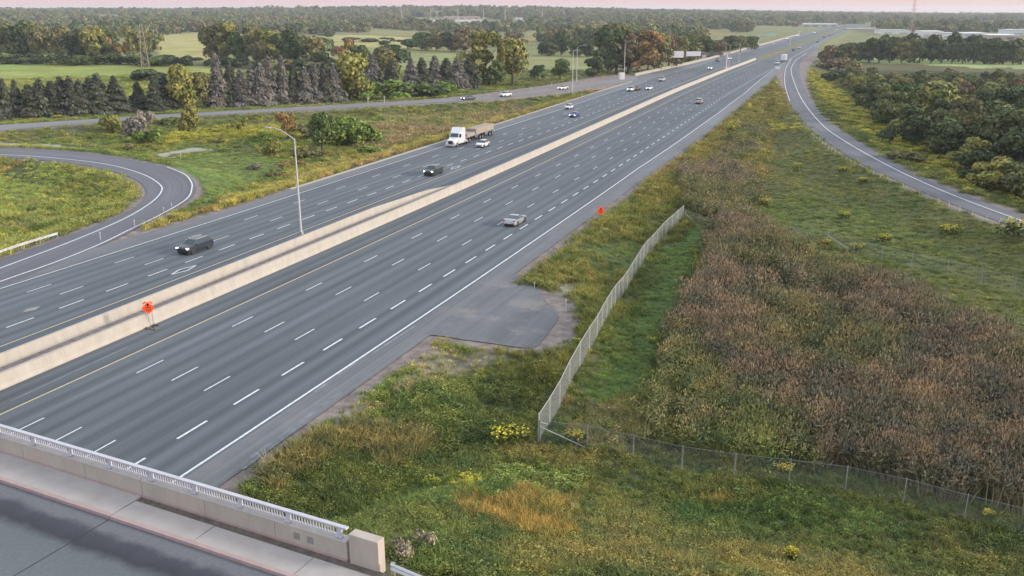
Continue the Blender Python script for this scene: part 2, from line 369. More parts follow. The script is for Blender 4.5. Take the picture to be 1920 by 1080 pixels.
# pair the loop edges by nearest direction so that the strip does not shear
lo, li = pxline(LOOP_O, 1.0), pxline(LOOP_I, 1.0)
pair = []; j = 0
for a in resample(lo, 240):
    k = j + int(np.argmin(np.linalg.norm(li[j:j + 40] - a, axis=1))); j = max(j, k); pair.append(li[min(j, len(li) - 1)])
strip('loop_ramp_road', resample(lo, 240), np.array(pair), .008, M['asph_ramp'], 4)
sA, sB = two(SERV_T, SERV_B, 200); strip('service_road', sA, sB, .008, M['asph_side'], 2)
pp = [G(*q) for q in PAD]
def polysheet(name, pts, z, mat):
    P = catmull([*pts, pts[0]], 1.0)[:-1]
    bm = bmesh.new(); f = bm.faces.new([bm.verts.new((x, y, z)) for x, y in P])
    if f.normal.z < 0: f.normal_flip()
    bmesh.ops.triangulate(bm, faces=bm.faces[:]); me = bpy.data.meshes.new(name); bm.to_mesh(me); bm.free()
    l = me.uv_layers.new(name='UVMap')
    for lp in me.loops:
        c = me.vertices[lp.vertex_index].co; l.data[lp.index].uv = (c.x * cP - c.y * sP, c.x * sP + c.y * cP)
    me.update(); 
    for p_ in me.polygons:
        pass
    me.materials.append(mat); return tag(link(bpy.data.objects.new(name, me)), kind='structure')
padw = [*pp, G(985, 492), G(900, 551), G(840, 594)]
polysheet('asphalt_pad', padw, .004, M['asph_pad'])

# pavement samples for the terrain
samp = []
for (P, Q) in ((rA, rB), (resample(lo, 240), np.array(pair)), (sA, sB)):
    for i in range(0, len(P), 3):
        c = (P[i] + Q[i]) / 2; samp.append((c[0], c[1], np.linalg.norm(P[i] - Q[i]) / 2))
for x, y in ((G(1000, 600)), (G(930, 590)), (G(880, 610)), (G(960, 560)), (G(990, 570)), (G(950, 625)), (G(990, 625))):
    samp.append((x, y, 3.2))
for q in ((1005, 575), (1012, 600), (1000, 615)): samp.append((*G(*q), 1.6))
samp = np.array(samp, np.float32)
def edge_dist(X, Y):
    X = np.asarray(X, np.float32).ravel(); Y = np.asarray(Y, np.float32).ravel(); o = np.empty(len(X), np.float32)
    for i in range(0, len(X), 4000):
        d = np.hypot(X[i:i + 4000, None] - samp[None, :, 0], Y[i:i + 4000, None] - samp[None, :, 1]) - samp[None, :, 2]
        o[i:i + 4000] = d.min(1)
    s_ = sP * X + cP * Y; oo = cP * X - sP * Y - np.interp(s_, sg, dg)
    hwd = np.maximum(LPE(s_) - oo, oo - RPE(s_)); med = np.minimum(oo - MEDL(s_), MEDR(s_) - oo)
    hwd = np.where((s_ > 565) & (med > 0), med, hwd); hwd = np.where(s_ > 2100, np.maximum(hwd, 0) + (s_ - 2100), hwd)
    return np.minimum(o, np.maximum(hwd, -1)).astype(np.float32)
# ------------------------------------------------------------------ noise
def vnoise(x, y, scale, seed=0):
    x = np.asarray(x, float) / scale + seed * 17.3; y = np.asarray(y, float) / scale - seed * 9.1
    xi = np.floor(x).astype(np.int64); yi = np.floor(y).astype(np.int64); fx = x - xi; fy = y - yi
    fx = fx * fx * (3 - 2 * fx); fy = fy * fy * (3 - 2 * fy)
    def h(a, b):
        n = (a * 374761393 + b * 668265263 + seed * 974634777) & 0xffffffff
        n = ((n ^ (n >> 13)) * 1274126177) & 0xffffffff
        return ((n ^ (n >> 16)) & 0xffff) / 65535.0
    return (h(xi, yi) * (1 - fx) + h(xi + 1, yi) * fx) * (1 - fy) + (h(xi, yi + 1) * (1 - fx) + h(xi + 1, yi + 1) * fx) * fy
def fbm(x, y, scale, seed=0, o=3):
    return sum(vnoise(x, y, scale / 2 ** i, seed + i) * .5 ** i for i in range(o)) / sum(.5 ** i for i in range(o))
sstep = lambda x, a, b: (lambda t: t * t * (3 - 2 * t))(np.clip((x - a) / (b - a), 0, 1))

# ------------------------------------------------------------------ bridge frame and terrain height
ZD = 7.0
BA = np.array(G(0, 846, ZD)); BANG = R(-25.97); bd = np.array([math.cos(BANG), math.sin(BANG)]); bn = np.array([-bd[1], bd[0]])
def br(t, n_): return BA + bd * t + bn * n_
def ground_z(X, Y, e=None):
    X = np.asarray(X, float); Y = np.asarray(Y, float)
    if e is None: e = edge_dist(X, Y).reshape(X.shape)
    r = np.hypot(X, Y)
    depth = 1.7 + .5 * (fbm(X, Y, 30, 3) - .5)
    z = -.07 - np.clip((e - 2.2) * .22, 0, depth)
    z = z - np.clip((e - 1.5) * .2, 0, 1) * .25 * (fbm(X, Y, 7, 5) - .3)
    # rolling farmland and low hills on the skyline
    az = np.degrees(np.arctan2(X, Y))
    amp = np.interp(az, [-60, -30, -18, -8, 2, 8, 14, 22, 30, 60], [26, 28, 30, 31, 34, 26, 15, 6, 3, 3])
    z = z + sstep(r, 1300, 3300) * amp * (.55 + .75 * (fbm(X, Y, 900, 11) - .1)) * sstep(e, 40, 300)
    z = z + sstep(r, 400, 900) * 3 * (fbm(X, Y, 260, 21) - .5) * sstep(e, 30, 160)
    # approach embankment of the overpass
    nn = (X - BA[0]) * bn[0] + (Y - BA[1]) * bn[1]; tt = (X - BA[0]) * bd[0] + (Y - BA[1]) * bd[1]
    emb = np.where(nn > -13, 6.7 - np.clip(nn - .6, 0, 99) / 2.6, 6.7 - np.clip(-13 - nn, 0, 99) / 2.4)
    emb = emb + .25 * (fbm(X, Y, 4, 31) - .5)
    wgt = sstep(tt, 8, 19)
    emb2 = emb * wgt - 2.5 * (1 - wgt)
    # smooth maximum
    k = 1.2; h = np.clip(.5 + .5 * (emb2 - z) / k, 0, 1)
    z = z * (1 - h) + emb2 * h + k * h * (1 - h) * (wgt > .01)
    e0 = e < .6
    return np.where(e0 & (z > -.06) & (nn > 4), -.07, z)
def at(u, v, it=14):
    """where the ray through a photo pixel meets the terrain"""
    z = 0.0
    for _ in range(it):
        x, y = G(u, v, z); z2 = float(ground_z(np.array([x]), np.array([y]))[0]); z = z * .4 + z2 * .6
    x, y = G(u, v, z); return x, y, z

# ------------------------------------------------------------------ zones (outlines read off the photo, colour of what grows there)
def inpoly(u, v, poly):
    u = np.asarray(u); v = np.asarray(v); c = np.zeros(u.shape, bool); n = len(poly)
    for i in range(n):
        x0, y0 = poly[i]; x1, y1 = poly[i - 1]
        if y0 == y1: continue
        c ^= ((y0 > v) != (y1 > v)) & (u < (x1 - x0) * (v - y0) / (y1 - y0) + x0)
    return c
ZONES = [  # name, polygon (photo px), ground colour
 ('rough', [(-3000, -50), (5000, -50), (5000, 3000), (-3000, 3000)], (.085, .085, .045)),
 ('far', [(-3000, 19), (5000, 19), (5000, 112), (1480, 112), (1200, 128), (1140, 140), (900, 165), (640, 180), (300, 190), (0, 205), (-3000, 400)], (.14, .15, .075)),
 ('field', [(-600, 95), (0, 110), (130, 113), (300, 119), (420, 128), (420, 175), (300, 185), (0, 190), (-600, 200)], (.185, .215, .065)),
 ('field_far', [(282, 68), (385, 60), (430, 75), (620, 66), (700, 66), (780, 72), (830, 95), (760, 100), (690, 92), (600, 85), (420, 100), (400, 112), (300, 108)], (.27, .25, .11)),
 ('field_mid', [(560, 100), (700, 88), (760, 90), (900, 98), (1010, 100), (1110, 105), (1120, 132), (1060, 142), (900, 140), (620, 135)], (.17, .18, .085)),
 ('field_gold', [(980, 58), (1140, 58), (1180, 66), (1000, 72)], (.17, .16, .07)),
 ('field_gold', [(1280, 55), (1370, 57), (1370, 66), (1290, 68)], (.18, .16, .07)),
 ('field_gold', [(640, 52), (700, 54), (860, 62), (840, 68), (700, 64)], (.18, .17, .075)),
 ('field_gold', [(985, 70), (1010, 70), (1010, 82), (985, 82)], (.2, .17, .07)),
 ('field_right', [(1600, 107), (1700, 110), (1920, 115), (2400, 130), (2400, 150), (1920, 130), (1720, 122), (1600, 115)], (.20, .26, .12)),
 ('field_right', [(1788, 199), (1838, 202), (1830, 238), (1812, 232)], (.12, .135, .06)),
 ('stone', [(-200, 268), (0, 270), (120, 272), (190, 278), (160, 282), (60, 274), (-200, 276)], (.34, .32, .29)),
 ('stone', [(280, 292), (330, 283), (370, 276), (400, 280), (340, 290), (300, 297)], (.27, .26, .24)),
 ('lawn', [(375, 345), (300, 300), (420, 282), (520, 290), (540, 315), (450, 350), (390, 375)], (.11, .145, .05)),
 ('lawn', [(1280, 420), (1310, 430), (1300, 500), (1285, 560), (1220, 650), (1185, 720), (1130, 780), (1075, 770), (1120, 680), (1190, 560), (1235, 480)], (.07, .10, .036)),
 ('mown', [(1440, 430), (1480, 250), (1500, 215), (1620, 325), (1780, 390), (1920, 440), (2600, 700), (2600, 900), (1920, 640), (1760, 570), (1600, 500), (1480, 455)], (.085, .092, .042)),
 ('goldband', [(1505, 125), (1520, 160), (1560, 205), (1640, 262), (1740, 315), (1920, 385), (2300, 520), (2300, 500), (1920, 365), (1760, 290), (1660, 240), (1590, 195), (1540, 150), (1515, 120)], (.16, .15, .04)),
 ('bare', [(640, 760), (740, 690), (810, 645), (960, 655), (890, 690), (800, 715), (740, 735), (650, 800), (590, 830), (540, 850)], (.175, .15, .13)),
 ('bare', [(1040, 535), (1080, 530), (1085, 550), (1045, 556)], (.2, .18, .15)),
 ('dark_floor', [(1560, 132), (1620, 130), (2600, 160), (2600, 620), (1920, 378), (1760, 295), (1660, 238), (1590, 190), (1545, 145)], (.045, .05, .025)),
]
BASE = dict(rough=0, far=1)
# ------------------------------------------------------------------ terrain mesh (polar, fine near and towards the view)
th = np.concatenate([np.linspace(-180, -42, 46)[:-1], np.linspace(-42, 42, 640), np.linspace(42, 180, 46)[1:-1]])
rr = np.concatenate([[0.0], np.geomspace(12, 9000, 560)])
TH, RR = np.meshgrid(np.radians(th), rr); X = RR * np.sin(TH); Y = RR * np.cos(TH)
E_ = edge_dist(X, Y).reshape(X.shape); Z = ground_z(X, Y, E_)
U, V_ = proj(X, Y, np.minimum(Z, 6) * 0 + Z); U = np.nan_to_num(U, nan=-9999); V_ = np.nan_to_num(V_, nan=9999)
ju = (fbm(X, Y, 9, 41) - .5); 
col = np.zeros(X.shape + (4,)); col[..., 3] = 1
wob = np.clip(pxm(0, np.clip(V_, 25, 1200)), .05, 40) * 1.8
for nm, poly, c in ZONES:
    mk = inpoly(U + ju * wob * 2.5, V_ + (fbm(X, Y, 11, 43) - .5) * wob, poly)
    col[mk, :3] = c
mott = .9 + .8 * fbm(X, Y, 14, 51, 4) ; col[..., :3] *= mott[..., None]
# brown-green drift of the rough ground
dr = fbm(X, Y, 38, 61, 3)[..., None]; tintA = np.array([1.18, .98, .95]); tintB = np.array([.82, 1.0, .85])
col[..., :3] *= tintA * dr + tintB * (1 - dr)
# verge next to the pavement is dusty gravel
_far = np.clip((RR - 90) / 120, 0, 1)
g = (1 - sstep(E_ + (fbm(X, Y, 3, 71) - .5) * 1.6 * (1 - _far), .9 - .7 * _far, 2.3 - 1.5 * _far))[..., None] * (RR < 700)[..., None]
col[..., :3] = col[..., :3] * (1 - g) + np.array([.225, .19, .18]) * (.85 + .3 * vnoise(X, Y, .8, 5))[..., None] * g
s_t = sP * X + cP * Y; o_t = cP * X - sP * Y - np.interp(s_t, sg, dg); mm_ = (s_t > 555) & (s_t < 1900) & (o_t > MEDL(s_t) + .4) & (o_t < MEDR(s_t) - .4)
col[mm_, :3] = np.array([.19, .18, .07]) * (.8 + .4 * vnoise(X, Y, 9, 15))[mm_][:, None]
nr, ntt = X.shape; I = np.arange(nr * ntt).reshape(nr, ntt)
Fq = np.stack([I[:-1, :-1], I[:-1, 1:], I[1:, 1:], I[1:, :-1]], -1).reshape(-1, 4)
Fc = np.stack([I[:-1, -1], I[:-1, 0], I[1:, 0], I[1:, -1]], -1)
m, n, b = newmat('terrain'); L = n.links.new
at_ = N(n, 'ShaderNodeVertexColor'); at_.layer_name = 'Col'
g_ = N(n, 'ShaderNodeNewGeometry'); no = N(n, 'ShaderNodeTexNoise', Scale=.9, Detail=8.0, Roughness=.7); L(g_.outputs['Position'], no.inputs['Vector'])
mr = N(n, 'ShaderNodeMapRange'); mr.inputs['From Min'].default_value = .3; mr.inputs['From Max'].default_value = .7; mr.inputs['To Min'].default_value = .6; mr.inputs['To Max'].default_value = 1.4; L(no.outputs[0], mr.inputs['Value'])
vm = N(n, 'ShaderNodeVectorMath', operation='SCALE'); L(at_.outputs['Color'], vm.inputs[0]); L(mr.outputs[0], vm.inputs['Scale']); L(vm.outputs[0], b.inputs['Base Color'])
b.inputs['Roughness'].default_value = .95; b.inputs['Specular IOR Level'].default_value = .1
terr = npmesh('ground', np.stack([X, Y, Z], -1).reshape(-1, 3), np.concatenate([Fq, Fc])[:, ::-1], m, col=col.reshape(-1, 4))
me = terr.data
if me.polygons[5000].normal.z < 0: me.flip_normals()
me.shade_smooth(); tag(terr, kind='structure')
del TH, X, Y, Z, U, V_, E_, col, Fq, Fc, me

# ------------------------------------------------------------------ road markings
def ribbon(mb, P, w_, z):
    P = np.asarray(P); d = np.gradient(P, axis=0); d /= np.linalg.norm(d, axis=1)[:, None]; nn = np.c_[-d[:, 1], d[:, 0]] * w_ / 2
    n_ = len(P); V = [(*q, z) for q in (P + nn)] + [(*q, z) for q in (P - nn)]
    mb.add(V, [(i + n_, i + n_ + 1, i + 1, i) for i in range(n_ - 1)])
def hr(mb, s0, s1, off, w_=.2, z=.013, step=3.):
    k = max(2, int((s1 - s0) / step) + 1); s = np.linspace(s0, s1, k); o = off(s) if callable(off) else np.full(k, off)
    x, y = hw(s, o); ribbon(mb, np.c_[x, y], w_, z)
wm = MB(); ym = MB()
hr(wm, -60, 1500, WEo, .2); hr(wm, -60, 370, WLo, .18); hr(wm, 430, 1500, WLo, .22)
hr(ym, -60, 1500, YRo, .17); hr(ym, -60, 1500, YLo, .17)
for off, s0, P_, w_, end in ((-42.2, 42.44 - 36, 6, .2, 480), (-45.97, 61.64 - 60, 12, .14, 900), (-49.73, 62.24 - 60, 12, .14, 900), (-53.47, 50.34 - 48, 12, .14, 1000),
                       (-72.8, 54.1 - 48, 6, .17, 420), (-76.5, so(112.5, 552)[0] - 48, 12, .14, 1000), (-80.3, so(60.4, 549.6)[0] - 48, 12, .14, 1000)):
    k = 0
    while s0 + k * P_ < end:
        s = s0 + k * P_
        oo = off + (0 if off > -60 else float(YLo(s)) + 69.0) * 1.0
        hr(wm, s, s + 3.05, oo, w_, step=3.05); k += 1
# hov diamonds
for (u, v) in ((345, 506), (854, 314)):
    s, o = so(u, v)
    for a, c in (((-2.1, 0), (-.1, .52)), ((-.1, .52), (2.1, 0)), ((2.1, 0), (-.1, -.52)), ((-.1, -.52), (-2.1, 0))):
        x0, y0 = hw(s + a[0], o + a[1]); x1, y1 = hw(s + c[0], o + c[1]); ribbon(wm, [(x0, y0), (x1, y1)], .17, .0135)
for Lp in (RAMP_RW, RAMP_LW, LOOP_IW, LOOP_OW): ribbon(wm, pxline(Lp), .22, .018)
tag(wm.build('white_lane_markings', M['paint']), kind='structure'); tag(ym.build('yellow_edge_line', M['paint_y']), kind='structure')
# pale concrete sensor pad in the far lane, hatched gore surface
pm = MB(); s, o = so(59, 580)
q = [hw(s + a, o + c) for a, c in ((-1.1, 0), (0, .55), (1.1, 0), (0, -.55))]; pm.add([(x, y, .0135) for x, y in q], [(0, 3, 2, 1)])
tag(pm.build('pavement_patch', simple('patch', (.25, .25, .25), .9)), kind='structure')
# dusty scrapes on the pad and shoulder (flat, worn into the surface)
dm = MB()
for (u0, v0, u1, v1, w_) in ((590, 735, 700, 655, .30), (470, 858, 640, 735, .35), (455, 880, 560, 800, .22), (690, 668, 780, 610, .2), (20, 752, 240, 650, .16)):
    x0, y0 = G(u0, v0); x1, y1 = G(u1, v1); ribbon(dm, [(x0 + (x1 - x0) * t, y0 + (y1 - y0) * t) for t in np.linspace(0, 1, 8)], w_, .006)
tag(dm.build('tyre_scuffs', simple('scuff', (.17, .185, .21), .9, var=.4, scale=.6)), kind='structure')

# ------------------------------------------------------------------ median walls
def wall(name, s0, s1, off, label, cat, prof, mat, zt=0.0, taper_end=False, group=None, step=3.):
    k = int((s1 - s0) / step) + 1; ss = np.linspace(s0, s1, k); V = []; m_ = len(prof)
    for i, s in enumerate(ss):
        o = float(off(s)) if callable(off) else off
        f = 1.0
        if taper_end and s > s1 - 10: f = .35 + .65 * (s1 - s) / 10
        for (dx, z) in prof:
            x, y = hw(s, o + dx); V.append((x, y, z * f if z > 0 else z))
    F = [(i * m_ + j, (i + 1) * m_ + j, (i + 1) * m_ + (j + 1) % m_, i * m_ + (j + 1) % m_) for i in range(k - 1) for j in range(m_)]
    F += [tuple(range(m_)), tuple((k - 1) * m_ + j for j in reversed(range(m_)))]
    mb = MB().add(V, F); o = mb.build(name, mat)
    bm = bmesh.new(); bm.from_mesh(o.data); bmesh.ops.recalc_face_normals(bm, faces=bm.faces[:]); bm.to_mesh(o.data); bm.free()
    return tag(o, label, cat, group)
NJ = [(-.34, -.1), (-.34, .1), (-.22, .34), (-.13, 1.08), (.13, 1.08), (.22, .34), (.34, .1), (.34, -.1)]
NJ2 = [(-.45, -.1), (-.45, .1), (-.32, .34), (-.16, 1.2), (.2, 1.2), (.3, .34), (.42, .1), (.42, -.1)]
wall('median_barrier', -60, 556, lambda s: -61.1 + 0 * s, 'long pale concrete barrier along the near edge of the median', 'barrier', NJ2, M['conc_wall'])
wall('median_barrier', -60, 133, knot([(-60, -65.0), (108, -65.0), (133, -62.6)]), 'shorter pale concrete wall on the far edge of the median', 'barrier', NJ, M['conc_wall'], taper_end=True)
wall('roadside_barrier', 398, 1150, lambda s: LPE(s) - .5, 'pale concrete wall along the far left shoulder beyond the white control cabinet', 'barrier', NJ2, M['conc_far'], step=6.)
# concrete block around the gantry pillar in the median
s, o = so(1357, 131); x, y = hw(s, -61.8)
tag(MB().box((x, y, .55), (9, 2.0, 1.3), hdir(s)).build('pillar_base', M['conc_wall'], bevel=.06), 'concrete block in the median around the foot of the gantry pillar', 'block')

# ------------------------------------------------------------------ overpass in the foreground
bridge = empty('overpass_bridge', (*BA, 0), BANG); tag(bridge, 'concrete road overpass with sidewalk, parapet and railing across the lower left corner', 'bridge')
T0, T1 = -70, 22.6
def bbox(t0, t1, n0, n1, z0, z1): return ((t0 + t1) / 2, (n0 + n1) / 2, (z0 + z1) / 2), (t1 - t0, n1 - n0, z1 - z0)
def bpart(name, mat, *boxes, bevel=0):
    mb = MB()
    for q in boxes: mb.box(*bbox(*q))
    return mb.build(name, mat, bridge, bevel=bevel)
bpart('deck', M['conc_cap'], (T0, T1, -13.5, .32, ZD - .75, ZD - .17))
bpart('girder', M['conc_cap'], (T0, 14, -12.9, -11.6, ZD - 2.0, ZD - .76), (T0, 14, -7, -5.8, ZD - 2.0, ZD - .76), (T0, 14, -1.3, -.1, ZD - 2.0, ZD - .76))
bpart('abutment', M['conc_cap'], (14, 15.5, -13.4, .2, -1, ZD - .76))
TJ = 9.9      # expansion joint
bpart('sidewalk', M['conc_walk'], (T0, TJ - .03, -1.65, -.012, ZD - .165, ZD), (TJ + .03, 14.6, -1.65, -.42, ZD - .165, ZD - .012), (14.64, 19.9, -1.65, -.42, ZD - .165, ZD - .02), (19.94, 42, -1.65, -.42, ZD - .165, ZD - .01))
bpart('joint_soil', simple('soil', (.12, .10, .085), .95, var=.4), (TJ + .03, 42, -.415, -.02, ZD - .165, ZD - .03))
bpart('kerb', M['conc_kerb'], (T0, TJ - .03, -1.86, -1.655, ZD - .165, ZD + .003), (TJ + .03, 42, -1.86, -1.655, ZD - .165, ZD - .006), bevel=.01)
# parapet wall in cast lengths with thin joints, a footing strip and a sloping coping
edges = [T0, -52, -44, -36, -28, -20, -12, -6.5, -3.0, 1.8, 6.2, TJ, 13.7, 17.6, 21.3]
cols = MB(); cope = MB(); foot = MB()
for a, c in zip(edges[:-1], edges[1:]):
    cols.box(*bbox(a + .012, c - .012, .0, .30, ZD - .16, ZD + .80))
    foot.box(*bbox(a + .012, c - .012, -.055, -.003, ZD - .16, ZD + .055))
for a, c in zip([T0, TJ], [TJ, 21.3]):
    cope.add([(a + .02, -.03, ZD + .80), (c - .02, -.03, ZD + .80), (c - .02, -.03, ZD + .845), (a + .02, -.03, ZD + .845),
              (a + .02, .33, ZD + .803), (c - .02, .33, ZD + .803), (c - .02, .33, ZD + .93), (a + .02, .33, ZD + .93)],
             [(0, 1, 2, 3), (3, 2, 6, 7), (7, 6, 5, 4), (4, 5, 1, 0), (0, 3, 7, 4), (1, 5, 6, 2)])
cols.build('parapet_wall', M['conc_cream'], bridge); cope.build('coping', M['conc_cap'], bridge); foot.build('wall_footing', M['conc_kerb'], bridge)
# railing: panels of flat balusters between posts, broad top rail
posts = [T0]
x = -68.2
while x < 9.4: posts.append(x); x += 2.62
posts += [10.45, 13.05, 15.65, 18.25, 20.85]
TOPZ, BOTZ = ZD + 1.38, ZD + .97
for i, (a, c) in enumerate(zip(posts[:-1], posts[1:])):
    if a < -20: continue
    p_ = MB(); k = 0; x = a + .26
    while x < c - .2:
        p_.box((x, .17, (TOPZ + BOTZ) / 2 - .03), (.055, .03, TOPZ - BOTZ - .08)); x += .145
    p_.box(((a + c) / 2, .17, BOTZ - .01), (c - a - .24, .05, .05))
    p_.build('railing_panel', M['rail'], bridge)
    q = MB().box((c, .17, ZD + 1.14), (.23, .09, .44)).box((c, .13, ZD + .935), (.3, .2, .05)); q.build('railing_post', M['rail'], bridge)
for a, c in ((-22, TJ - .01), (TJ + .03, 21.25)):
    MB().box(*bbox(a, c, .07, .27, TOPZ - .05, TOPZ + .03)).build('top_rail', M['rail'], bridge, bevel=.015)
bpart('end_pillar', M['conc_cream'], (21.45, 22.85, -.06, .40, ZD - .6, ZD + 1.30), bevel=.03)
for t in (18.75, 19.45):
    MB().box((t, -.008, ZD + .42 - (t - 18.6) * .0), (.3, .018, .3)).build('drain_grille', simple('grille', (.24, .23, .22), .7), bridge)
# bridge road surface
def bstrip(name, n0, n1, z, mat, t0=T0, t1=60):
    A = np.array([br(t, n0) for t in np.linspace(t0, t1, 40)]); B = np.array([br(t, n1) for t in np.linspace(t0, t1, 40)])
    return strip(name, A, B, z, mat, 2)
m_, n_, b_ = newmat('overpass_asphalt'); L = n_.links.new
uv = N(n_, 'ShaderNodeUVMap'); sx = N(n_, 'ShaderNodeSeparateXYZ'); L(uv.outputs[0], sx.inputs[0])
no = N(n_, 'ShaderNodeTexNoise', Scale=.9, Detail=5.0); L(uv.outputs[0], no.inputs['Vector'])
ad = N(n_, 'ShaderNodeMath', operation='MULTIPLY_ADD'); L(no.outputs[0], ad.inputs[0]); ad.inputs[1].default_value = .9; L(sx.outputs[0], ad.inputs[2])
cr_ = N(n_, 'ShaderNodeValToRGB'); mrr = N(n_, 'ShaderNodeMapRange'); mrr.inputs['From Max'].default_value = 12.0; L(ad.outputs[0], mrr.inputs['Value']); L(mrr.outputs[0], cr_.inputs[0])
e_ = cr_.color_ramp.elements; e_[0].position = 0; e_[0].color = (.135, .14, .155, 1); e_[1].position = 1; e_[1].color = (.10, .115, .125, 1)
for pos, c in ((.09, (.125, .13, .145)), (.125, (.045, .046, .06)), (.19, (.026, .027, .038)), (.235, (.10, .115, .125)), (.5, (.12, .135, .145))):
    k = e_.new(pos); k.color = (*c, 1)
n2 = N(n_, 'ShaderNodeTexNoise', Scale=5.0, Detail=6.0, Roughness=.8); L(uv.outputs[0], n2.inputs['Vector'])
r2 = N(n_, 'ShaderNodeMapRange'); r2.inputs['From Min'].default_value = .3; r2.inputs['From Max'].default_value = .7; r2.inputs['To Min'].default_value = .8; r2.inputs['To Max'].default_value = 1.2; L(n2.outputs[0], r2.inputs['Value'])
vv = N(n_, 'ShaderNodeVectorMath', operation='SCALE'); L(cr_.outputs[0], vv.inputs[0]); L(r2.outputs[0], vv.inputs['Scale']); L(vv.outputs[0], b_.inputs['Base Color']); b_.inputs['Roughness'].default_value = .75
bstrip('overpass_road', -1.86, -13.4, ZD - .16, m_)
mk = MB()
for t in (-6, -14, 4, 14): mk.box((*br(t + .0, -7.0), ZD - .155), (2.6, .14, .006), BANG)
tag(mk.build('lane_dash', M['paint']), kind='structure')
jm = MB(); jm.box((*br(TJ, -7.6), ZD - .158), (.05, 11.4, .008), BANG)
tag(jm.build('expansion_joint', M['dark']), kind='structure')
# dark weathered clumps along the joint

# ------------------------------------------------------------------ vehicles
PAINTS = {}
def paint(name, col, metal=.3):
    if name not in PAINTS: PAINTS[name] = simple('paint_' + name, col, .35 if max(col) > .1 else .4, metal if max(col) > .1 else .0, var=.03, scale=2, coat=.6 if max(col) > .1 else .35)
    return PAINTS[name]
BODY = {  # x, z_bottom, z_belt, z_roof, half width, half roof width ; glass flags are set by index below
 'sedan': dict(L=4.8, wb=1.45, r=.33, st=[(2.4, .34, .58, .62, .70, .66), (2.25, .24, .72, .77, .84, .72), (1.2, .2, .88, .95, .91, .74), (.3, .2, .93, 1.40, .92, .60), (-.85, .2, .95, 1.41, .92, .60), (-1.75, .2, .99, 1.07, .91, .68), (-2.25, .26, .96, 1.01, .86, .72), (-2.4, .36, .72, .78, .78, .7)], side=(2, 3, 4), top=(2, 4)),
 'coupe': dict(L=4.7, wb=1.42, r=.34, st=[(2.35, .32, .55, .60, .70, .66), (2.15, .22, .70, .76, .86, .74), (1.0, .18, .83, .92, .93, .76), (.1, .18, .88, 1.30, .94, .60), (-.6, .18, .92, 1.31, .94, .60), (-1.8, .18, 1.0, 1.05, .95, .70), (-2.2, .24, .96, 1.02, .90, .74), (-2.35, .34, .66, .72, .80, .7)], side=(2, 3, 4), top=(2, 4)),
 'suv': dict(L=4.75, wb=1.42, r=.37, st=[(2.37, .42, .78, .84, .76, .70), (2.2, .3, .95, 1.0, .90, .78), (1.25, .27, 1.07, 1.14, .95, .80), (.55, .27, 1.1, 1.66, .96, .66), (-1.6, .27, 1.12, 1.64, .96, .66), (-2.15, .27, 1.1, 1.2, .93, .80), (-2.37, .42, .8, .86, .86, .8)], side=(2, 3, 4), top=(2, 4)),
 'hatch': dict(L=4.2, wb=1.28, r=.32, st=[(2.1, .34, .64, .70, .68, .64), (1.95, .24, .78, .84, .82, .70), (1.15, .2, .92, 1.0, .88, .74), (.45, .2, .95, 1.46, .89, .60), (-1.25, .2, .98, 1.44, .89, .58), (-1.85, .2, 1.0, 1.08, .87, .70), (-2.1, .34, .74, .80, .80, .7)], side=(2, 3, 4), top=(2, 4)),
 'van': dict(L=5.1, wb=1.55, r=.34, st=[(2.55, .38, .74, .8, .76, .70), (2.4, .27, .92, .98, .92, .80), (1.75, .24, 1.05, 1.14, .98, .84), (.95, .24, 1.1, 1.74, .99, .74), (-2.1, .24, 1.12, 1.74, .99, .74), (-2.45, .24, 1.08, 1.18, .97, .86), (-2.55, .38, .8, .86, .92, .84)], side=(2, 3, 4), top=(2, 4)),
}
def wheel_parts(t, x, y, r, wdt=.22):
    s = 1 if y > 0 else -1
    wv = MB().tube([(x, y - wdt / 2, r), (x, y + wdt / 2, r)], r, 14).build('wheel', M['tyre'], t)
    MB().tube([(x, y + s * wdt / 2 - .02 * s, r), (x, y + s * (wdt / 2 + .012), r)], [r * .62, r * .58], 10).build('rim', M['rim'], wv)
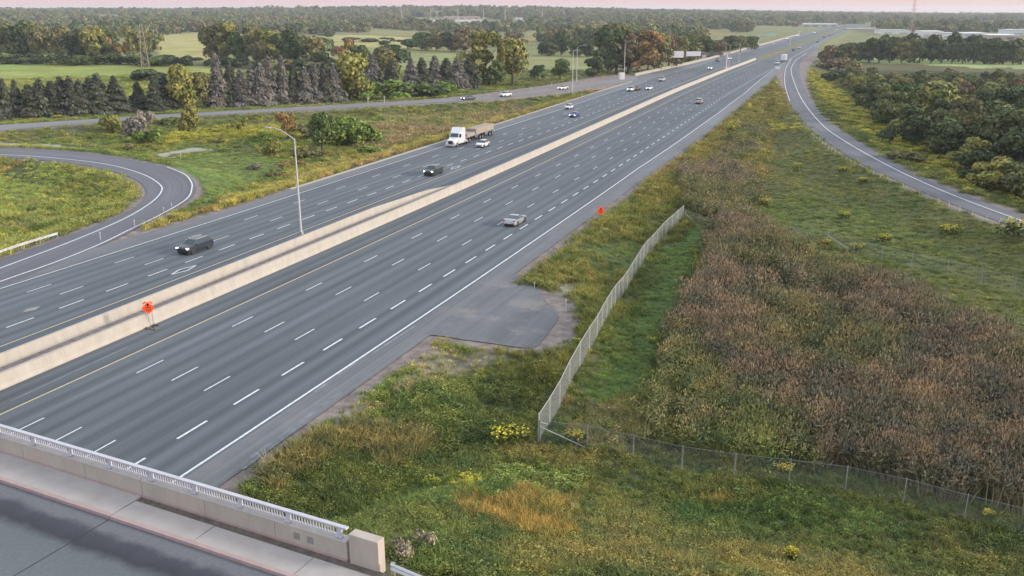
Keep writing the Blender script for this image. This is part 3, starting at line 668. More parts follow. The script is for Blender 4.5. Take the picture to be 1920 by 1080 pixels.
def make_car(kind, label, cat, pt, X, Y, ang, lights=False, z=0.0, name=None, group=None, roofmat=None):
    K = BODY[kind]; st = K['st']; t = empty(name or {'sedan': 'sedan_car', 'coupe': 'coupe_car', 'suv': 'sport_utility_vehicle', 'hatch': 'hatchback_car', 'van': 'minivan'}[kind], (X, Y, z), ang)
    tag(t, label, cat, group)
    V = []
    for (x, zb, zbelt, zr, hw_, hr_) in st:
        h = [(-hw_ * .9, zb), (-hw_, zb + .16), (-hw_ * 1.0, (zb + zbelt) / 2 + .08), (-hw_ * .955, zbelt), (-hr_, zr - .02), (-hr_ * .6, zr), (hr_ * .6, zr), (hr_, zr - .02), (hw_ * .955, zbelt), (hw_, (zb + zbelt) / 2 + .08), (hw_, zb + .16), (hw_ * .9, zb)]
        V += [(x, a, b) for a, b in h]
    m_ = 12; fb = []; fg = []
    for i in range(len(st) - 1):
        for j in range(m_):
            f = (i * m_ + j, (i + 1) * m_ + j, (i + 1) * m_ + (j + 1) % m_, i * m_ + (j + 1) % m_)
            g = (j in (3, 7) and i in K['side']) or (j in (4, 5, 6) and i in K['top'])
            (fg if g else fb).append((f, j, i))
    body = MB().add(V, [f for f, j, i in fb] + [tuple(reversed(range(m_))), tuple((len(st) - 1) * m_ + j for j in range(m_))]).build('body', pt, t)
    bm = bmesh.new(); bm.from_mesh(body.data); bmesh.ops.recalc_face_normals(bm, faces=bm.faces[:]); bmesh.ops.delete(bm, geom=[v for v in bm.verts if not v.link_faces], context='VERTS'); bm.to_mesh(body.data); bm.free()
    body.data.shade_smooth(); body.data.set_sharp_from_angle(angle=R(28))
    for nm, sel in (('windshield', lambda j, i: j in (4, 5, 6) and i == K['top'][0]), ('rear_window', lambda j, i: j in (4, 5, 6) and i == K['top'][1]), ('side_window', lambda j, i: j == 3), ('side_window', lambda j, i: j == 7)):
        fs = [f for f, j, i in fg if sel(j, i)]
        idx = sorted({k for f in fs for k in f}); mp = {k: n for n, k in enumerate(idx)}
        MB().add([V[k] for k in idx], [tuple(mp[k] for k in f) for f in fs]).build(nm, M['glass'], t)
    hwm = max(s[4] for s in st); wx = K['wb']; L2 = K['L'] / 2
    for x in (wx, -wx):
        for y in (hwm - .12, -hwm + .12):
            wheel_parts(t, x, y, K['r'])
            s = 1 if y > 0 else -1
            MB().tube([(x, s * (hwm - .3), K['r'] + .03), (x, s * (hwm + .004), K['r'] + .03)], K['r'] + .055, 14).build('wheel_arch', M['dark'], t)
    zl = st[1][2] - .08
    for s in (1, -1):
        MB().box((L2 - .16, s * (st[1][4] - .2), zl), (.2, .34, .13), -s * .35).build('headlight', M['headlamp'] if lights else M['lamp_off'], t)
        MB().box((-L2 + .1, s * (st[-2][4] - .17), st[-2][2] - .1), (.16, .3, .14), s * .2).build('taillight', M['tail'], t)
        MB().box((st[2][0] - .35, s * (hwm + .09), st[2][3] + .02), (.12, .2, .12)).build('wing_mirror', pt, t)
        if kind == 'suv':
            MB().tube([(st[3][0] - .2, s * (st[3][5] - .04), st[3][3] + .05), (st[4][0] + .1, s * (st[3][5] - .04), st[3][3] + .04)], .025, 6).build('roof_rail', M['galv'], t)
    MB().box((0, 0, .2), (K['L'] - .5, hwm * 1.7, .22)).build('underbody_shade_box', M['dark'], t)  # dark underside box added to deepen the contact shadow below the car
    MB().box((L2 - .03, 0, st[0][1] + .12), (.1, 1.0, .2)).build('grille', M['dark'], t)
    MB().box((-L2 + .02, 0, st[-1][1] + .02), (.1, 1.3, .16)).build('rear_bumper', M['dark'], t)
    MB().box((-L2 + .0, 0, st[-1][2] - .1), (.03, .5, .12)).build('licence_plate', M['plate'], t)
    return t
LC = 'cars driving on the left carriageway'; RC = 'cars driving on the right carriageway'
def traffic(u, v, kind, pn, col, label, cat, lights, away, group, metal=.3):
    s, o = so(u, v); X, Y = G(u, v); a = hdir(s) + (0 if away else math.pi)
    return make_car(kind, label, cat, paint(pn, col, metal), X, Y, a, lights, group=group)
blk = (.012, .014, .02); wht = (.72, .73, .76); slv = (.42, .42, .42)
traffic(367, 470, 'suv', 'navy_black', (.014, .02, .035), 'nearly black sport utility vehicle with lit headlights beside the painted diamond', 'car', True, False, LC).scale = (1, 1, .95)
traffic(813, 327, 'suv', 'green_black', (.018, .03, .03), 'dark green-black sport utility vehicle with pale roof glare behind the second painted diamond', 'car', True, False, LC)
traffic(905, 275, 'hatch', 'white', wht, 'white hatchback overtaking the flatbed truck', 'car', False, False, LC)
traffic(1067, 204, 'hatch', 'white', wht, 'white hatchback up the road from the truck, left of the blue car', 'car', False, False, LC)
traffic(1077, 219, 'sedan', 'blue', (.03, .06, .30), 'blue sedan with bright headlights on the left carriageway', 'car', True, False, LC)
traffic(1183, 171, 'suv', 'pink_white', (.62, .55, .58), 'pale pinkish white car with a dark red car close behind it', 'car', True, False, LC)
traffic(1194, 169, 'sedan', 'dark_red', (.10, .02, .03), 'dark red car half hidden behind the pale pinkish car', 'car', False, False, LC)
traffic(1218, 168, 'sedan', 'white', wht, 'white sedan with a dark windscreen between two pale cars', 'car', True, False, LC)
traffic(1241, 152, 'van', 'greige', (.56, .54, .55), 'pale grey van nearest the long roadside wall', 'van', False, False, LC)
traffic(1332, 130, 'hatch', 'white', wht, 'white car just below the overhead gantry', 'car', True, False, LC)
traffic(1345, 115, 'suv', 'slate', (.12, .15, .16), 'slate grey car driving close to the roadside wall past the gantry', 'car', False, False, LC)
traffic(1369, 111, 'sedan', 'silver_blue', (.34, .4, .5), 'bluish silver car with bright headlights beside the gantry pillar', 'car', True, False, LC)
for i, (u, v, pn, col, lb, on) in enumerate([
    (1449.5, 83, 'white', wht, 'white car far off below the green overhead sign', False), (1476, 73.5, 'white', wht, 'white car far off left of the tall lamp in the grass median', True),
    (1497, 68.5, 'white', wht, 'car with glaring headlights far off beside the start of the brown verge', True), (1527, 62, 'white', wht, 'small pale car far off, third from the bend', True),
    (1550, 59, 'greige', (.5, .5, .5), 'small pale car far off, second from the bend', False), (1570, 56.5, 'white', wht, 'farthest oncoming car, glaring at the bend in the highway', True)]):
    traffic(u, v, 'suv' if i % 2 else 'sedan', pn, col, lb, 'car', on, False, LC)
traffic(966, 419, 'coupe', 'champagne', (.40, .42, .43), 'silver coupe seen from behind, alone in the nearest stretch of lanes', 'car', False, True, RC, .5)
traffic(1311, 194, 'suv', 'tan', (.45, .38, .32), 'tan sport utility vehicle seen from behind in the middle lanes', 'car', False, True, RC)
traffic(1457, 120, 'van', 'white', wht, 'white minivan behind the white box truck', 'van', False, True, RC)
for (u, v, k, pn, col, lb) in [(1487.5, 95, 'sedan', 'green_black', (.018, .03, .03), 'dark sedan just ahead of the white box truck'), (1498, 91, 'suv', 'white', wht, 'white car ahead of the dark sedan past the box truck'),
                          (1533, 79.5, 'sedan', 'slate', (.12, .15, .16), 'small dark car where the ramp has fully merged'), (1545, 70.5, 'suv', 'dark_red', (.10, .02, .03), 'small dark reddish car far off near the bend'), (1556, 68, 'suv', 'slate', (.12, .15, .16), 'farthest dark car heading to the bend')]:
    traffic(u, v, k, pn, col, lb, 'car', False, True, RC)
def on_line(u, v, P, lift=.02):
    X, Y = G(u, v); i = int(np.argmin(np.hypot(P[:, 0] - X, P[:, 1] - Y))); i = min(max(i, 1), len(P) - 2); d = P[i + 1] - P[i - 1]; return X, Y, math.atan2(d[1], d[0])
smid = (sA + sB) / 2
for (u, v, k, pn, col, lb, on) in [(878, 187, 'sedan', 'navy_black', (.014, .02, .035), 'dark car with one bright headlight, leading on the side road', True), (948, 181, 'suv', 'white', wht, 'white sport utility vehicle between two cars on the side road', False),
                               (1056, 167.5, 'sedan', 'pink_white', (.62, .55, .58), 'pale car at the rear of the three on the side road', True)]:
    X, Y, a = on_line(u, v, smid); make_car(k, lb, 'car', paint(pn, col), X, Y, a + math.pi, on, z=.01, group='cars on the side road')

# white box truck seen from behind
def truck_box(u, v):
    s, o = so(u, v); X, Y = G(u, v); t = empty('box_truck', (X, Y, 0), hdir(s)); tag(t, 'white box truck with a tall square cargo body on the right carriageway', 'truck')
    MB().box((1.0, 0, 2.55), (8.2, 2.6, 2.9)).build('cargo_box', paint('box_white', (.75, .77, .78)), t)
    MB().box((1.0, 0, 1.0), (8.4, 1.0, .22)).build('chassis', M['dark'], t)
    MB().box((6.4, 0, 1.65), (2.3, 2.3, 1.9), taper=.88).build('cab', paint('box_white', wht), t)
    MB().box((7.5, 0, 2.0), (.1, 1.9, .8)).build('windshield', M['glass'], t)
    MB().box((-3.15, 0, .75), (.12, 2.4, .18)).build('rear_bumper', M['galv'], t)
    for x in (-1.6, 6.2):
        for y in (1.0, -1.0): wheel_parts(t, x, y, .48, .4)
    for y in (1.05, -1.05): MB().box((-3.12, y, 1.0), (.06, .2, .2)).build('taillight', M['tail'], t)
    dr_ = MB().box((-3.12, 0, 2.55), (.04, 2.4, 2.7)).build('rear_door', paint('box_white', wht), t)
    MB().box((-3.15, 0, 2.4), (.05, .04, 2.2)).build('handle', M['galv'], dr_)
truck_box(1469, 116)
# flatbed semi truck, oncoming
sF, oF = so(843, 277); sR, oR = so(911, 252)
LT = float(np.clip(sR - sF, 20, 27)); X, Y = hw(sF + .5, oF)
t = empty('flatbed_truck', (X, Y, 0), hdir(sF) + math.pi); tag(t, 'white semi truck with a sleeper cab pulling a long loaded flatbed trailer', 'truck')
pw = paint('white', wht)
# local x forward, nose at 0
MB().add([(0, -.75, .55), (0, .75, .55), (0, .75, 1.35), (0, -.75, 1.35), (-1.9, -1.0, .55), (-1.9, 1.0, .55), (-1.9, 1.0, 1.95), (-1.9, -1.0, 1.95)],
         [(0, 1, 2, 3), (4, 7, 6, 5), (3, 2, 6, 7), (0, 4, 5, 1), (1, 5, 6, 2), (0, 3, 7, 4)]).build('hood', pw, t, bevel=.06)
MB().add([(-1.85, -1.1, .6), (-1.85, 1.1, .6), (-1.85, 1.08, 1.9), (-1.85, -1.08, 1.9), (-2.45, -1.0, 2.8), (-2.45, 1.0, 2.8), (-3.6, -1.2, .6), (-3.6, 1.2, .6), (-3.6, 1.15, 2.9), (-3.6, -1.15, 2.9)],
         [(0, 1, 2, 3), (3, 2, 5, 4), (4, 5, 8, 9), (6, 9, 8, 7), (0, 3, 4, 9, 6), (1, 7, 8, 5, 2), (0, 6, 7, 1)]).build('cab', pw, t)
MB().box((-4.5, 0, 2.05), (1.8, 2.45, 3.0), taper=.96).build('sleeper', pw, t, bevel=.06)
MB().add([(-2.4, -1.0, 2.82), (-2.4, 1.0, 2.82), (-3.7, 1.15, 3.85), (-3.7, -1.15, 3.85), (-5.3, -1.1, 3.75), (-5.3, 1.1, 3.75), (-5.3, -1.15, 2.9), (-5.3, 1.15, 2.9)],
         [(0, 1, 2, 3), (3, 2, 5, 4), (4, 5, 7, 6), (0, 3, 4, 6), (1, 7, 5, 2)]).build('roof_fairing', pw, t)
MB().add([(-1.87 + .01, -.95, 1.98), (-1.87 + .01, .95, 1.98), (-2.36, .88, 2.7), (-2.36, -.88, 2.7)], [(0, 1, 2, 3)]).build('windshield', M['glass'], t)
for s in (1, -1):
    MB().add([(-2.1, s * 1.13, 1.95), (-3.2, s * 1.19, 1.95), (-3.2, s * 1.16, 2.6), (-2.45, s * 1.1, 2.6)], [(0, 1, 2, 3)]).build('side_window', M['glass'], t)
    MB().box((-.1, s * .85, .95), (.25, .3, .25)).build('headlight', M['lamp_off'], t)
    MB().box((-.7, s * .98, .85), (1.3, .4, .5), taper=.8).build('fender', pw, t, bevel=.05)
    MB().tube([(-3.75, s * 1.1, 1.6), (-3.75, s * 1.1, 3.9)], .08, 8).build('exhaust_stack', M['galv'], t)
    MB().box((-2.0, s * 1.45, 2.2), (.1, .25, .6)).build('wing_mirror', M['dark'], t)
    MB().tube([(-4.6, s * 1.0, .75), (-6.1, s * 1.0, .75)], .32, 10).build('fuel_tank', M['galv'], t)
MB().box((.02, 0, 1.0), (.08, 1.0, .8)).build('grille', M['dark'], t)
MB().box((.1, 0, .5), (.25, 2.2, .35)).build('front_bumper', M['galv_l'], t)
MB().box((-5.5, 0, .85), (6.5, .9, .25)).build('chassis', M['dark'], t)
MB().box((-(5.6 + LT) / 2, 0, 1.42), (LT - 5.6, 2.5, .16)).build('trailer_bed', M['wood'], t)
MB().box((-(6.0 + LT) / 2, 0, 1.2), (LT - 6.4, 1.0, .28)).build('trailer_beam', M['dark'], t)
for x in (-.9, -6.6, -7.9, -LT * .62, -LT * .62 - 1.5, -LT + 2.6, -LT + 1.1):
    for y in (1.02, -1.02): wheel_parts(t, x, y, .52, .34)
ld = MB(); wd2 = simple('timber', (.30, .25, .21), .8, var=.2, scale=1.2)
a0 = hdir(sF) + math.pi; Mw = Matrix.Translation((X, Y, 0)) @ Matrix.Rotation(a0, 4, 'Z')
for k in range(4): ld.box((-(6.3 + LT * .48) / 2, -.9 + k * .6, 1.8), (LT * .48 - 6.5, .56, .55))
tag(ld.xform(Mw).build('timber_load', wd2), 'low pinkish bundle of timber on the front of the flatbed trailer', 'load')
ld = MB()
for k in range(4):
    for j in range(2): ld.box((-LT * .745, -.9 + k * .6, 1.8 + j * .57), (LT * .48, .56, .55))
tag(ld.xform(Mw).build('timber_load', wd2), 'taller tan stack of timber on the rear half of the flatbed trailer', 'load')

# ------------------------------------------------------------------ lamps, gantry, signs, posts
def lamp(u, v, h, side, label, arm=3.2, z0=None, rise=1.2, r=.11):
    if z0 is None: X, Y, z0 = at(u, v)
    else: X, Y = G(u, v, z0)
    s = sP * X + cP * Y; a = hdir(s) + (math.pi / 2 if side < 0 else -math.pi / 2)
    t = empty('street_lamp', (X, Y, z0 - .05), a); tag(t, label, 'lamp post', 'tall street lamps')
    MB().tube([(0, 0, 0), (0, 0, h)], [r * 1.3, r * .7], 8).build('pole', M['pole'], t)
    pts = [(0, 0, h - .1)] + [(arm * k / 6, 0, h - .1 + rise * math.sin(k / 6 * math.pi / 2)) for k in range(1, 7)]
    MB().tube(pts, [r * .6] * 6 + [r * .45], 6).build('arm', M['pole'], t)
    MB().box((arm + .35, 0, h - .12 + rise), (.9, .35, .16), taper=.8).build('lamp_head', M['galv_l'], t, bevel=.03)
    MB().box((0, 0, .25), (.45, .45, .5)).build('base', M['galv'], t)
lamp(565, 441, 12.2, -1, 'nearest street lamp, standing on the left median wall', 3.3, 1.0, 1.3)
lamp(1073, 177, 15, 1, 'tall lamp post between the side road and the highway, left of the pair', 1.6, None, .3, .13)
lamp(1081, 155, 14, 1, 'tall lamp post beyond the side road, right of the pair', 3.0, None, 1.0, .13)
lamp(1170, 146, 14.7, 1, 'lamp post beside the white cabinet where the side road joins', 3.2, None, 1.0, .13)
lamp(1366, 131, 11.7, -1, 'lamp post in the median beside the gantry pillar', 3.2, 0, 1.0, .12)
lamp(1385, 118, 10.2, -1, 'lamp post in the median just past the gantry pillar', 3.2, 0, 1.0, .12)
lamp(1481, 86, 7, -1, 'farthest lamp post, standing in the grass median', 2.5, 0, .8, .16)

# gantry over the left carriageway, seen from behind
X0, Y0 = G(1226, 131, 0); X1, Y1 = G(1361, 131, 0); za = 7.6
d_ = math.hypot(X1 - X0, Y1 - Y0); a_ = math.atan2(Y1 - Y0, X1 - X0)
t = empty('overhead_sign_gantry', (X0, Y0, 0), a_); tag(t, 'steel gantry over the left carriageway carrying two pale sign panels', 'sign gantry')
MB().tube([(0, 0, 0), (0, 0, za + .6)], .28, 8).build('pillar', M['galv_l'], t)
MB().tube([(d_, 0, 1), (d_, 0, za + .4)], .33, 8).build('pillar', M['galv_l'], t)
tr = MB()
for zz in (za - .5, za + .5): tr.tube([(0, 0, zz), (d_, 0, zz)], .07, 5)
for k in range(int(d_ / 2)): tr.tube([(k * 2, 0, za - .5 + (k % 2)), (k * 2 + 2, 0, za + .5 - (k % 2))], .045, 4)
tr.build('truss', M['galv'], t)
MB().box((d_ - .3, 0, za + .5), (3.2, .8, .35)).build('cross_head', M['galv_l'], t)
for (u0, u1, h_, dz) in ((1254, 1280, 3.1, -.2), (1285, 1312, 2.2, .1)):
    f0 = (u0 - 1226) / 135 * d_; f1 = (u1 - 1226) / 135 * d_
    q = MB().box(((f0 + f1) / 2, -.35, za + dz), (f1 - f0, .1, h_)).build('sign_panel', M['panel_pale'], t)
    rb = MB()
    for k in range(4): rb.box(((f0 + f1) / 2, -.43, za + dz - h_ / 2 + h_ * (k + .5) / 4), (f1 - f0 - .2, .06, .09))
    rb.build('stiffener', M['panel_pale'], q)
# green overhead sign and its post
x_, y_ = G(1421, 86); x2, y2 = G(1444, 86)
t = empty('roadside_sign', (x_, y_, 0), math.atan2(y2 - y_, x2 - x_)); tag(t, 'wide pale green overhead sign on a white post far up the left carriageway', 'sign')
dd = math.hypot(x2 - x_, y2 - y_); k_ = pxm(0, 86)
MB().tube([(0, 0, -.5), (0, 0, 9)], .35, 8).build('post', M['galv_l'], t); MB().tube([(0, 0, 8.6), (dd * 1.4, 0, 8.6)], .18, 6).build('arm', M['galv'], t)
MB().box((dd, -.4, 9.0), (19 / k_, .15, 6 / k_)).build('sign_panel', M['green_sign'], t)
# small panels beside the far left shoulder
for (u, v, h, lb) in ((1499, 66, 5.5, 'pale rectangular sign beside the far left shoulder'), (1320, 113, 3.0, 'small pale sign standing at the roadside wall by the gantry panels')):
    x, y = G(u, v); t = empty('small_sign', (x, y, 0), hdir(300) - math.pi / 2); tag(t, lb, 'sign')
    MB().tube([(0, 0, -2), (0, 0, h)], .1, 5).build('post', M['galv'], t); MB().box((0, -.12, h - 1.0), (2.6, .08, 2.2)).build('sign_panel', M['signback'], t)
# orange work-zone diamonds with flags on sprung stands
def work_sign(u, v, label, face, leg=1.15, z0=0.0):
    X, Y = G(u, v, z0); t = empty('roadwork_sign', (X, Y, z0), face); tag(t, label, 'road sign', 'orange roadwork signs')
    MB().prism([(-.6, 0), (0, -.6), (.6, 0), (0, .6)], -.012, .012).xform(Matrix.Translation((0, 0, leg + .66)) @ Matrix.Rotation(R(90), 4, 'X')).build('sign_face', M['orange'], t, bevel=.0)
    sy = MB()
    for y0 in (-.02,):
        sy.add([(-.11, y0, leg + 1.0), (.11, y0, leg + 1.0), (.06, y0, leg + .86), (-.06, y0, leg + .86), (0, y0, leg + 1.14), (-.035, y0, leg + .78), (.035, y0, leg + .78)], [(0, 3, 2, 1), (0, 1, 4), (3, 5, 6, 2)])
    sy.build('arrow_symbol', M['black'], t)
    bl = MB()
    for k, wd in enumerate((.62, .74, .5)): bl.box((0, -.016, leg + .72 - k * .16), (wd * .8, .006, .05))
    bl.build('lettering', M['black'], t)
    for s in (1, -1):
        MB().box((s * .28, .05, (leg + .5) / 2), (.05, .05, leg + .5)).build('post', M['galv'], t)
        MB().box((s * .28, 0, .05), (.09, 1.1, .07)).box((s * .28 + s * .2, 0, .05), (.5, .12, .1)).build('foot', M['dark'], t)
    for s in (1, -1):
        fl = MB().tube([(s * .05, .03, leg + 1.15), (s * .22, .03, leg + 1.32)], .012, 5)
        fl.add([(s * .12, .03, leg + 1.2), (s * .22, .03, leg + 1.33), (s * .46, .05, leg + 1.12), (s * .36, .02, leg + 1.0)], [(0, 1, 2, 3)]); fl.build('flag', M['orange_flag'], t)
    return t
va = math.atan2(-1, 0)
work_sign(282, 612, 'orange diamond roadwork sign on two legs in front of the median wall', R(14), 1.15)
work_sign(1126, 417, 'orange diamond roadwork sign on the gravel shoulder above the grass', R(4), .95)
# sandbags under the first sign
X, Y = G(288, 617)
for k in range(3):
    bm_ = MB().box((X + (k - 1) * .42, Y - .1 * k, .07), (.5, .28, .14), .3 * k, taper=.7)
    tag(bm_.build('sandbag', simple('sandbag', (.16, .13, .10), .95, var=.3), bevel=.04), ['left', 'middle', 'right'][k] + ' one of three brown sandbags at the foot of the median roadwork sign', 'sandbag', 'sandbags')
# yellow diamond, gore board, small markers
X, Y, z = at(1405, 208); t = empty('warning_sign', (X, Y, z), R(-20)); tag(t, 'small yellow diamond warning sign in the grass between highway and ramp', 'road sign')
MB().tube([(0, 0, 0), (0, 0, 2.4)], .05, 6).build('post', M['galv'], t)
MB().prism([(-.62, 0), (0, -.62), (.62, 0), (0, .62)], -.015, .015).xform(Matrix.Translation((0, -.06, 1.9)) @ Matrix.Rotation(R(90), 4, 'X')).build('sign_face', M['yellow'], t)
X, Y = G(1457.5, 133.5); t = empty('gore_sign', (X, Y, 0), -PHI); tag(t, 'wide white board at the tip of the grass between highway and ramp', 'sign')
for s in (-.8, .8): MB().box((s, 0, 1.1), (.1, .1, 2.2)).build('post', M['galv'], t)
MB().box((0, -.1, 1.6), (2.6, .08, 1.25)).build('sign_panel', simple('board_white', (.7, .72, .74), .5), t, bevel=.02)
def marker(u, v, h, label, mat='paint', r=.05, head=None, name='marker_post', z0=None, group='marker posts'):
    X, Y, z = at(u, v); z = z if z0 is None else z0
    t = empty(name, (X, Y, z), 0); tag(t, label, 'post', group)
    MB().box((0, 0, h / 2), (r * 2, r * 2, h)).build('post', M[mat], t, bevel=.005)
    MB().box((0, 0, h - .12), (r * 3.2, r * 3.2, .2)).build('reflector', M[head or 'paint'], t, bevel=.01)
for (u, v, h, lb) in ((189, 452, 1.2, 'thin white marker post nearest the gore on the loop ramp edge'), (253, 428, 1.2, 'thin white marker post second from the gore on the loop ramp edge'),
                   (307, 397, .7, 'short white marker on the outer edge of the loop ramp, left of its twin'), (322, 389, .7, 'short white marker on the outer edge of the loop ramp, right of its twin'),
                   (339, 299, 1.3, 'white marker post in the lawn above the loop ramp'), (1002, 542, .8, 'white marker stub at the upper corner of the asphalt pad'), (1416, 178, 1.6, 'white marker post on the right shoulder near the yellow diamond'),
                   (1061, 585, 1.3, 'wooden stake in the grass right of the asphalt pad'), (690, 194, 1.6, 'pale post beyond the side road, left of its twin'), (721, 193, 2.2, 'taller pale post beyond the side road, right of its twin'),
                   (1034, 163, 1.5, 'small post on the far edge of the side road behind the pale car'), (996, 171, 1.6, 'small pale post beside the side road between two cars'), (1262, 173, 2.2, 'white post on the median wall between the groups of cars')):
    marker(u, v, h, lb, r=.042 if v > 250 else .11, mat='galv_l', head='galv_l')
X, Y, z = at(1165, 149); t = empty('control_cabinet', (X, Y, z), .3); tag(t, 'white roadside control cabinet where the side road joins the highway', 'cabinet')
MB().box((0, 0, 1.4), (2.4, 1.6, 2.8)).build('body', M['signback'], t, bevel=.08); MB().box((0, -.83, 1.4), (1.7, .05, 2.1)).build('door', M['galv_l'], t)
# guard rails
def guardrail(pts, label, h=.72, postmat='wood', both=False, zline=None):
    P = [np.array(q, float) for q in pts]
    t = empty('guard_rail', P[0], 0); tag(t, label, 'guard rail')
    o = P[0]; W = MB(); Q = []
    for a, c in zip(P[:-1], P[1:]):
        k = max(1, int(np.linalg.norm(c - a) / 1.9)); Q += [a + (c - a) * j / k for j in range(k)]
    Q.append(P[-1]); Q = np.array(Q) - o
    for q in Q: MB().box((q[0], q[1], q[2] + h / 2), (.15, .15, h), 0).build('post', M[postmat], t)
    d = np.gradient(Q[:, :2], axis=0); d /= np.linalg.norm(d, axis=1)[:, None] + 1e-9; nn = np.c_[-d[:, 1], d[:, 0]]
    prof = [(.10, -.16), (.16, -.10), (.10, 0), (.16, .10), (.10, .16), (.08, .16), (.13, .10), (.08, 0), (.13, -.10), (.08, -.16)]; m_ = len(prof); V = []
    for q, n_ in zip(Q, nn):
        for a, zz in prof: V.append((q[0] + n_[0] * -a, q[1] + n_[1] * -a, q[2] + h - .12 + zz))
    W.add(V, [(i * m_ + j, (i + 1) * m_ + j, (i + 1) * m_ + (j + 1) % m_, i * m_ + (j + 1) % m_) for i in range(len(Q) - 1) for j in range(m_)])
    W.build('rail', M['galv_l'], t)
gp = [at(u, v) for u, v in ((-90, 512), (-40, 497), (0, 481), (40, 467), (75, 456), (108, 446))]
guardrail(gp, 'steel guard rail with a blunt end at the left edge beside the loop ramp')
gp = [(*br(23.4, .1), ZD - .25), (*br(25.5, -.1), ZD - .3), (*br(29, -.35), ZD - .3), (*br(36, -.6), ZD - .3), (*br(42, -.8), ZD - .3)]
guardrail(gp, 'weathered guard rail running on from the pillar at the end of the overpass')
# row of low white guide posts along the inner edge of the ramp
rl = pxline([(q[0] - 8, q[1] + 5) for q in RAMP_L[8:]], 1.0); k = 0; acc = 0
ge = empty('cable_guide_rail', (*rl[0], 0), 0); tag(ge, 'low cable guide rail on short pale posts along the near edge of the ramp', 'guide rail')
last = rl[0]; cb = MB(); prev = None
for q in rl:
    if np.linalg.norm(q - last) > 2.5:
        MB().box((q[0] - rl[0][0], q[1] - rl[0][1], .27), (.12, .12, .8), .4).build('post', M['galv'], ge); last = q; k += 1
        c = (q[0] - rl[0][0], q[1] - rl[0][1], .5)
        if prev: cb.tube([prev, c], .018, 4)
        prev = c
        if k > 60: break
cb.build('cable', M['galv'], ge)

# chain link fences
mm, nn_, bb_ = newmat('chain_link'); L = nn_.links.new
uvn = N(nn_, 'ShaderNodeUVMap'); mpp = N(nn_, 'ShaderNodeMapping'); mpp.inputs['Rotation'].default_value = (0, 0, R(45)); mpp.inputs['Scale'].default_value = (14, 14, 1); L(uvn.outputs[0], mpp.inputs[0])
s2 = N(nn_, 'ShaderNodeSeparateXYZ'); L(mpp.outputs[0], s2.inputs[0]); msk = []
for ax in ('X', 'Y'):
    fr = N(nn_, 'ShaderNodeMath', operation='FRACT'); L(s2.outputs[ax], fr.inputs[0]); lt = N(nn_, 'ShaderNodeMath', operation='LESS_THAN'); L(fr.outputs[0], lt.inputs[0]); lt.inputs[1].default_value = .075; msk.append(lt)
mxm = N(nn_, 'ShaderNodeMath', operation='MAXIMUM'); L(msk[0].outputs[0], mxm.inputs[0]); L(msk[1].outputs[0], mxm.inputs[1]); L(mxm.outputs[0], bb_.inputs['Alpha'])
bb_.inputs['Base Color'].default_value = (.30, .32, .33, 1); bb_.inputs['Roughness'].default_value = .5; bb_.inputs['Metallic'].default_value = .2
M['chain'] = mm
m3 = mm.copy(); m3.name = 'chain_link_dense'; [setattr(x.inputs[1], 'default_value', .26) for x in m3.node_tree.nodes if x.type == 'MATH' and x.operation == 'LESS_THAN']
def fence(pix, label, h=2.3, spacing=3.0, cm='chain', lat=0.0):
    P = np.array([at(u, v) for u, v in pix]); t = empty('chain_link_fence', P[0], 0); tag(t, label, 'fence', 'chain link fences')
    d = np.r_[0, np.cumsum(np.linalg.norm(np.diff(P[:, :2], axis=0), axis=1))]; n_ = max(2, int(round(d[-1] / spacing)) + 1)
    tt = np.linspace(0, d[-1], n_); Q = np.c_[np.interp(tt, d, P[:, 0]), np.interp(tt, d, P[:, 1])]
    zz = ground_z(Q[:, 0], Q[:, 1]); Q = np.c_[Q, zz] - P[0]
    V = []; F = []; UV = []; pmt = M['galv_l'] if cm == 'dense' else (M['galv'] if cm == 'posts' else M['galv_dim'])
    for i, q in enumerate(Q):
        MB().tube([(q[0], q[1], q[2] - .2), (q[0], q[1], q[2] + h + .06)], .04 if i not in (0, n_ - 1) else .06, 6).build('post', pmt, t)
        V += [(q[0], q[1], q[2] + .03), (q[0], q[1], q[2] + h)]; UV += [(tt[i], 0), (tt[i], h)]
    F = [(2 * i, 2 * i + 2, 2 * i + 3, 2 * i + 1) for i in range(n_ - 1)]
    npmesh('wire_mesh', V, F, m3 if cm == 'dense' else M['chain'], uv=UV, parent=t)
    MB().tube([(q[0], q[1], q[2] + h) for q in Q], .022 if cm == 'dense' else .012, 5).build('top_rail', pmt, t)
    q0, q1 = Q[0], Q[1]; MB().tube([(q0[0], q0[1], q0[2] + h * .75), (q1[0], q1[1], q1[2] + .1)], .03, 5).build('brace', M['galv_l'], t)
fence([(1010, 832), (1063, 735), (1116, 645), (1165, 560), (1213, 484), (1250, 442), (1280, 415)], 'bright silver chain link fence running up beside the mown green strip', 2.35, 3.0, 'dense')
fence([(1012, 833), (1080, 838), (1155, 855), (1235, 876), (1320, 893), (1410, 903), (1502, 913), (1597, 926), (1700, 950), (1808, 980), (1920, 1008), (2060, 1046)], 'faint chain link fence along the foot of the slope in front of the reeds', 1.9, 3.6)
fence([(1283, 415), (1318, 428), (1350, 440), (1400, 446), (1500, 451), (1550, 458)], 'short chain link stretch half lost in the brown shrubs', 1.7, 3.6)
fence([(1550, 460), (1580, 468), (1640, 484), (1705, 502), (1780, 516), (1860, 536), (1920, 556), (2040, 592)], 'low chain link fence crossing the grass slope right of the brown shrubs', 1.8, 4.0, 'posts')

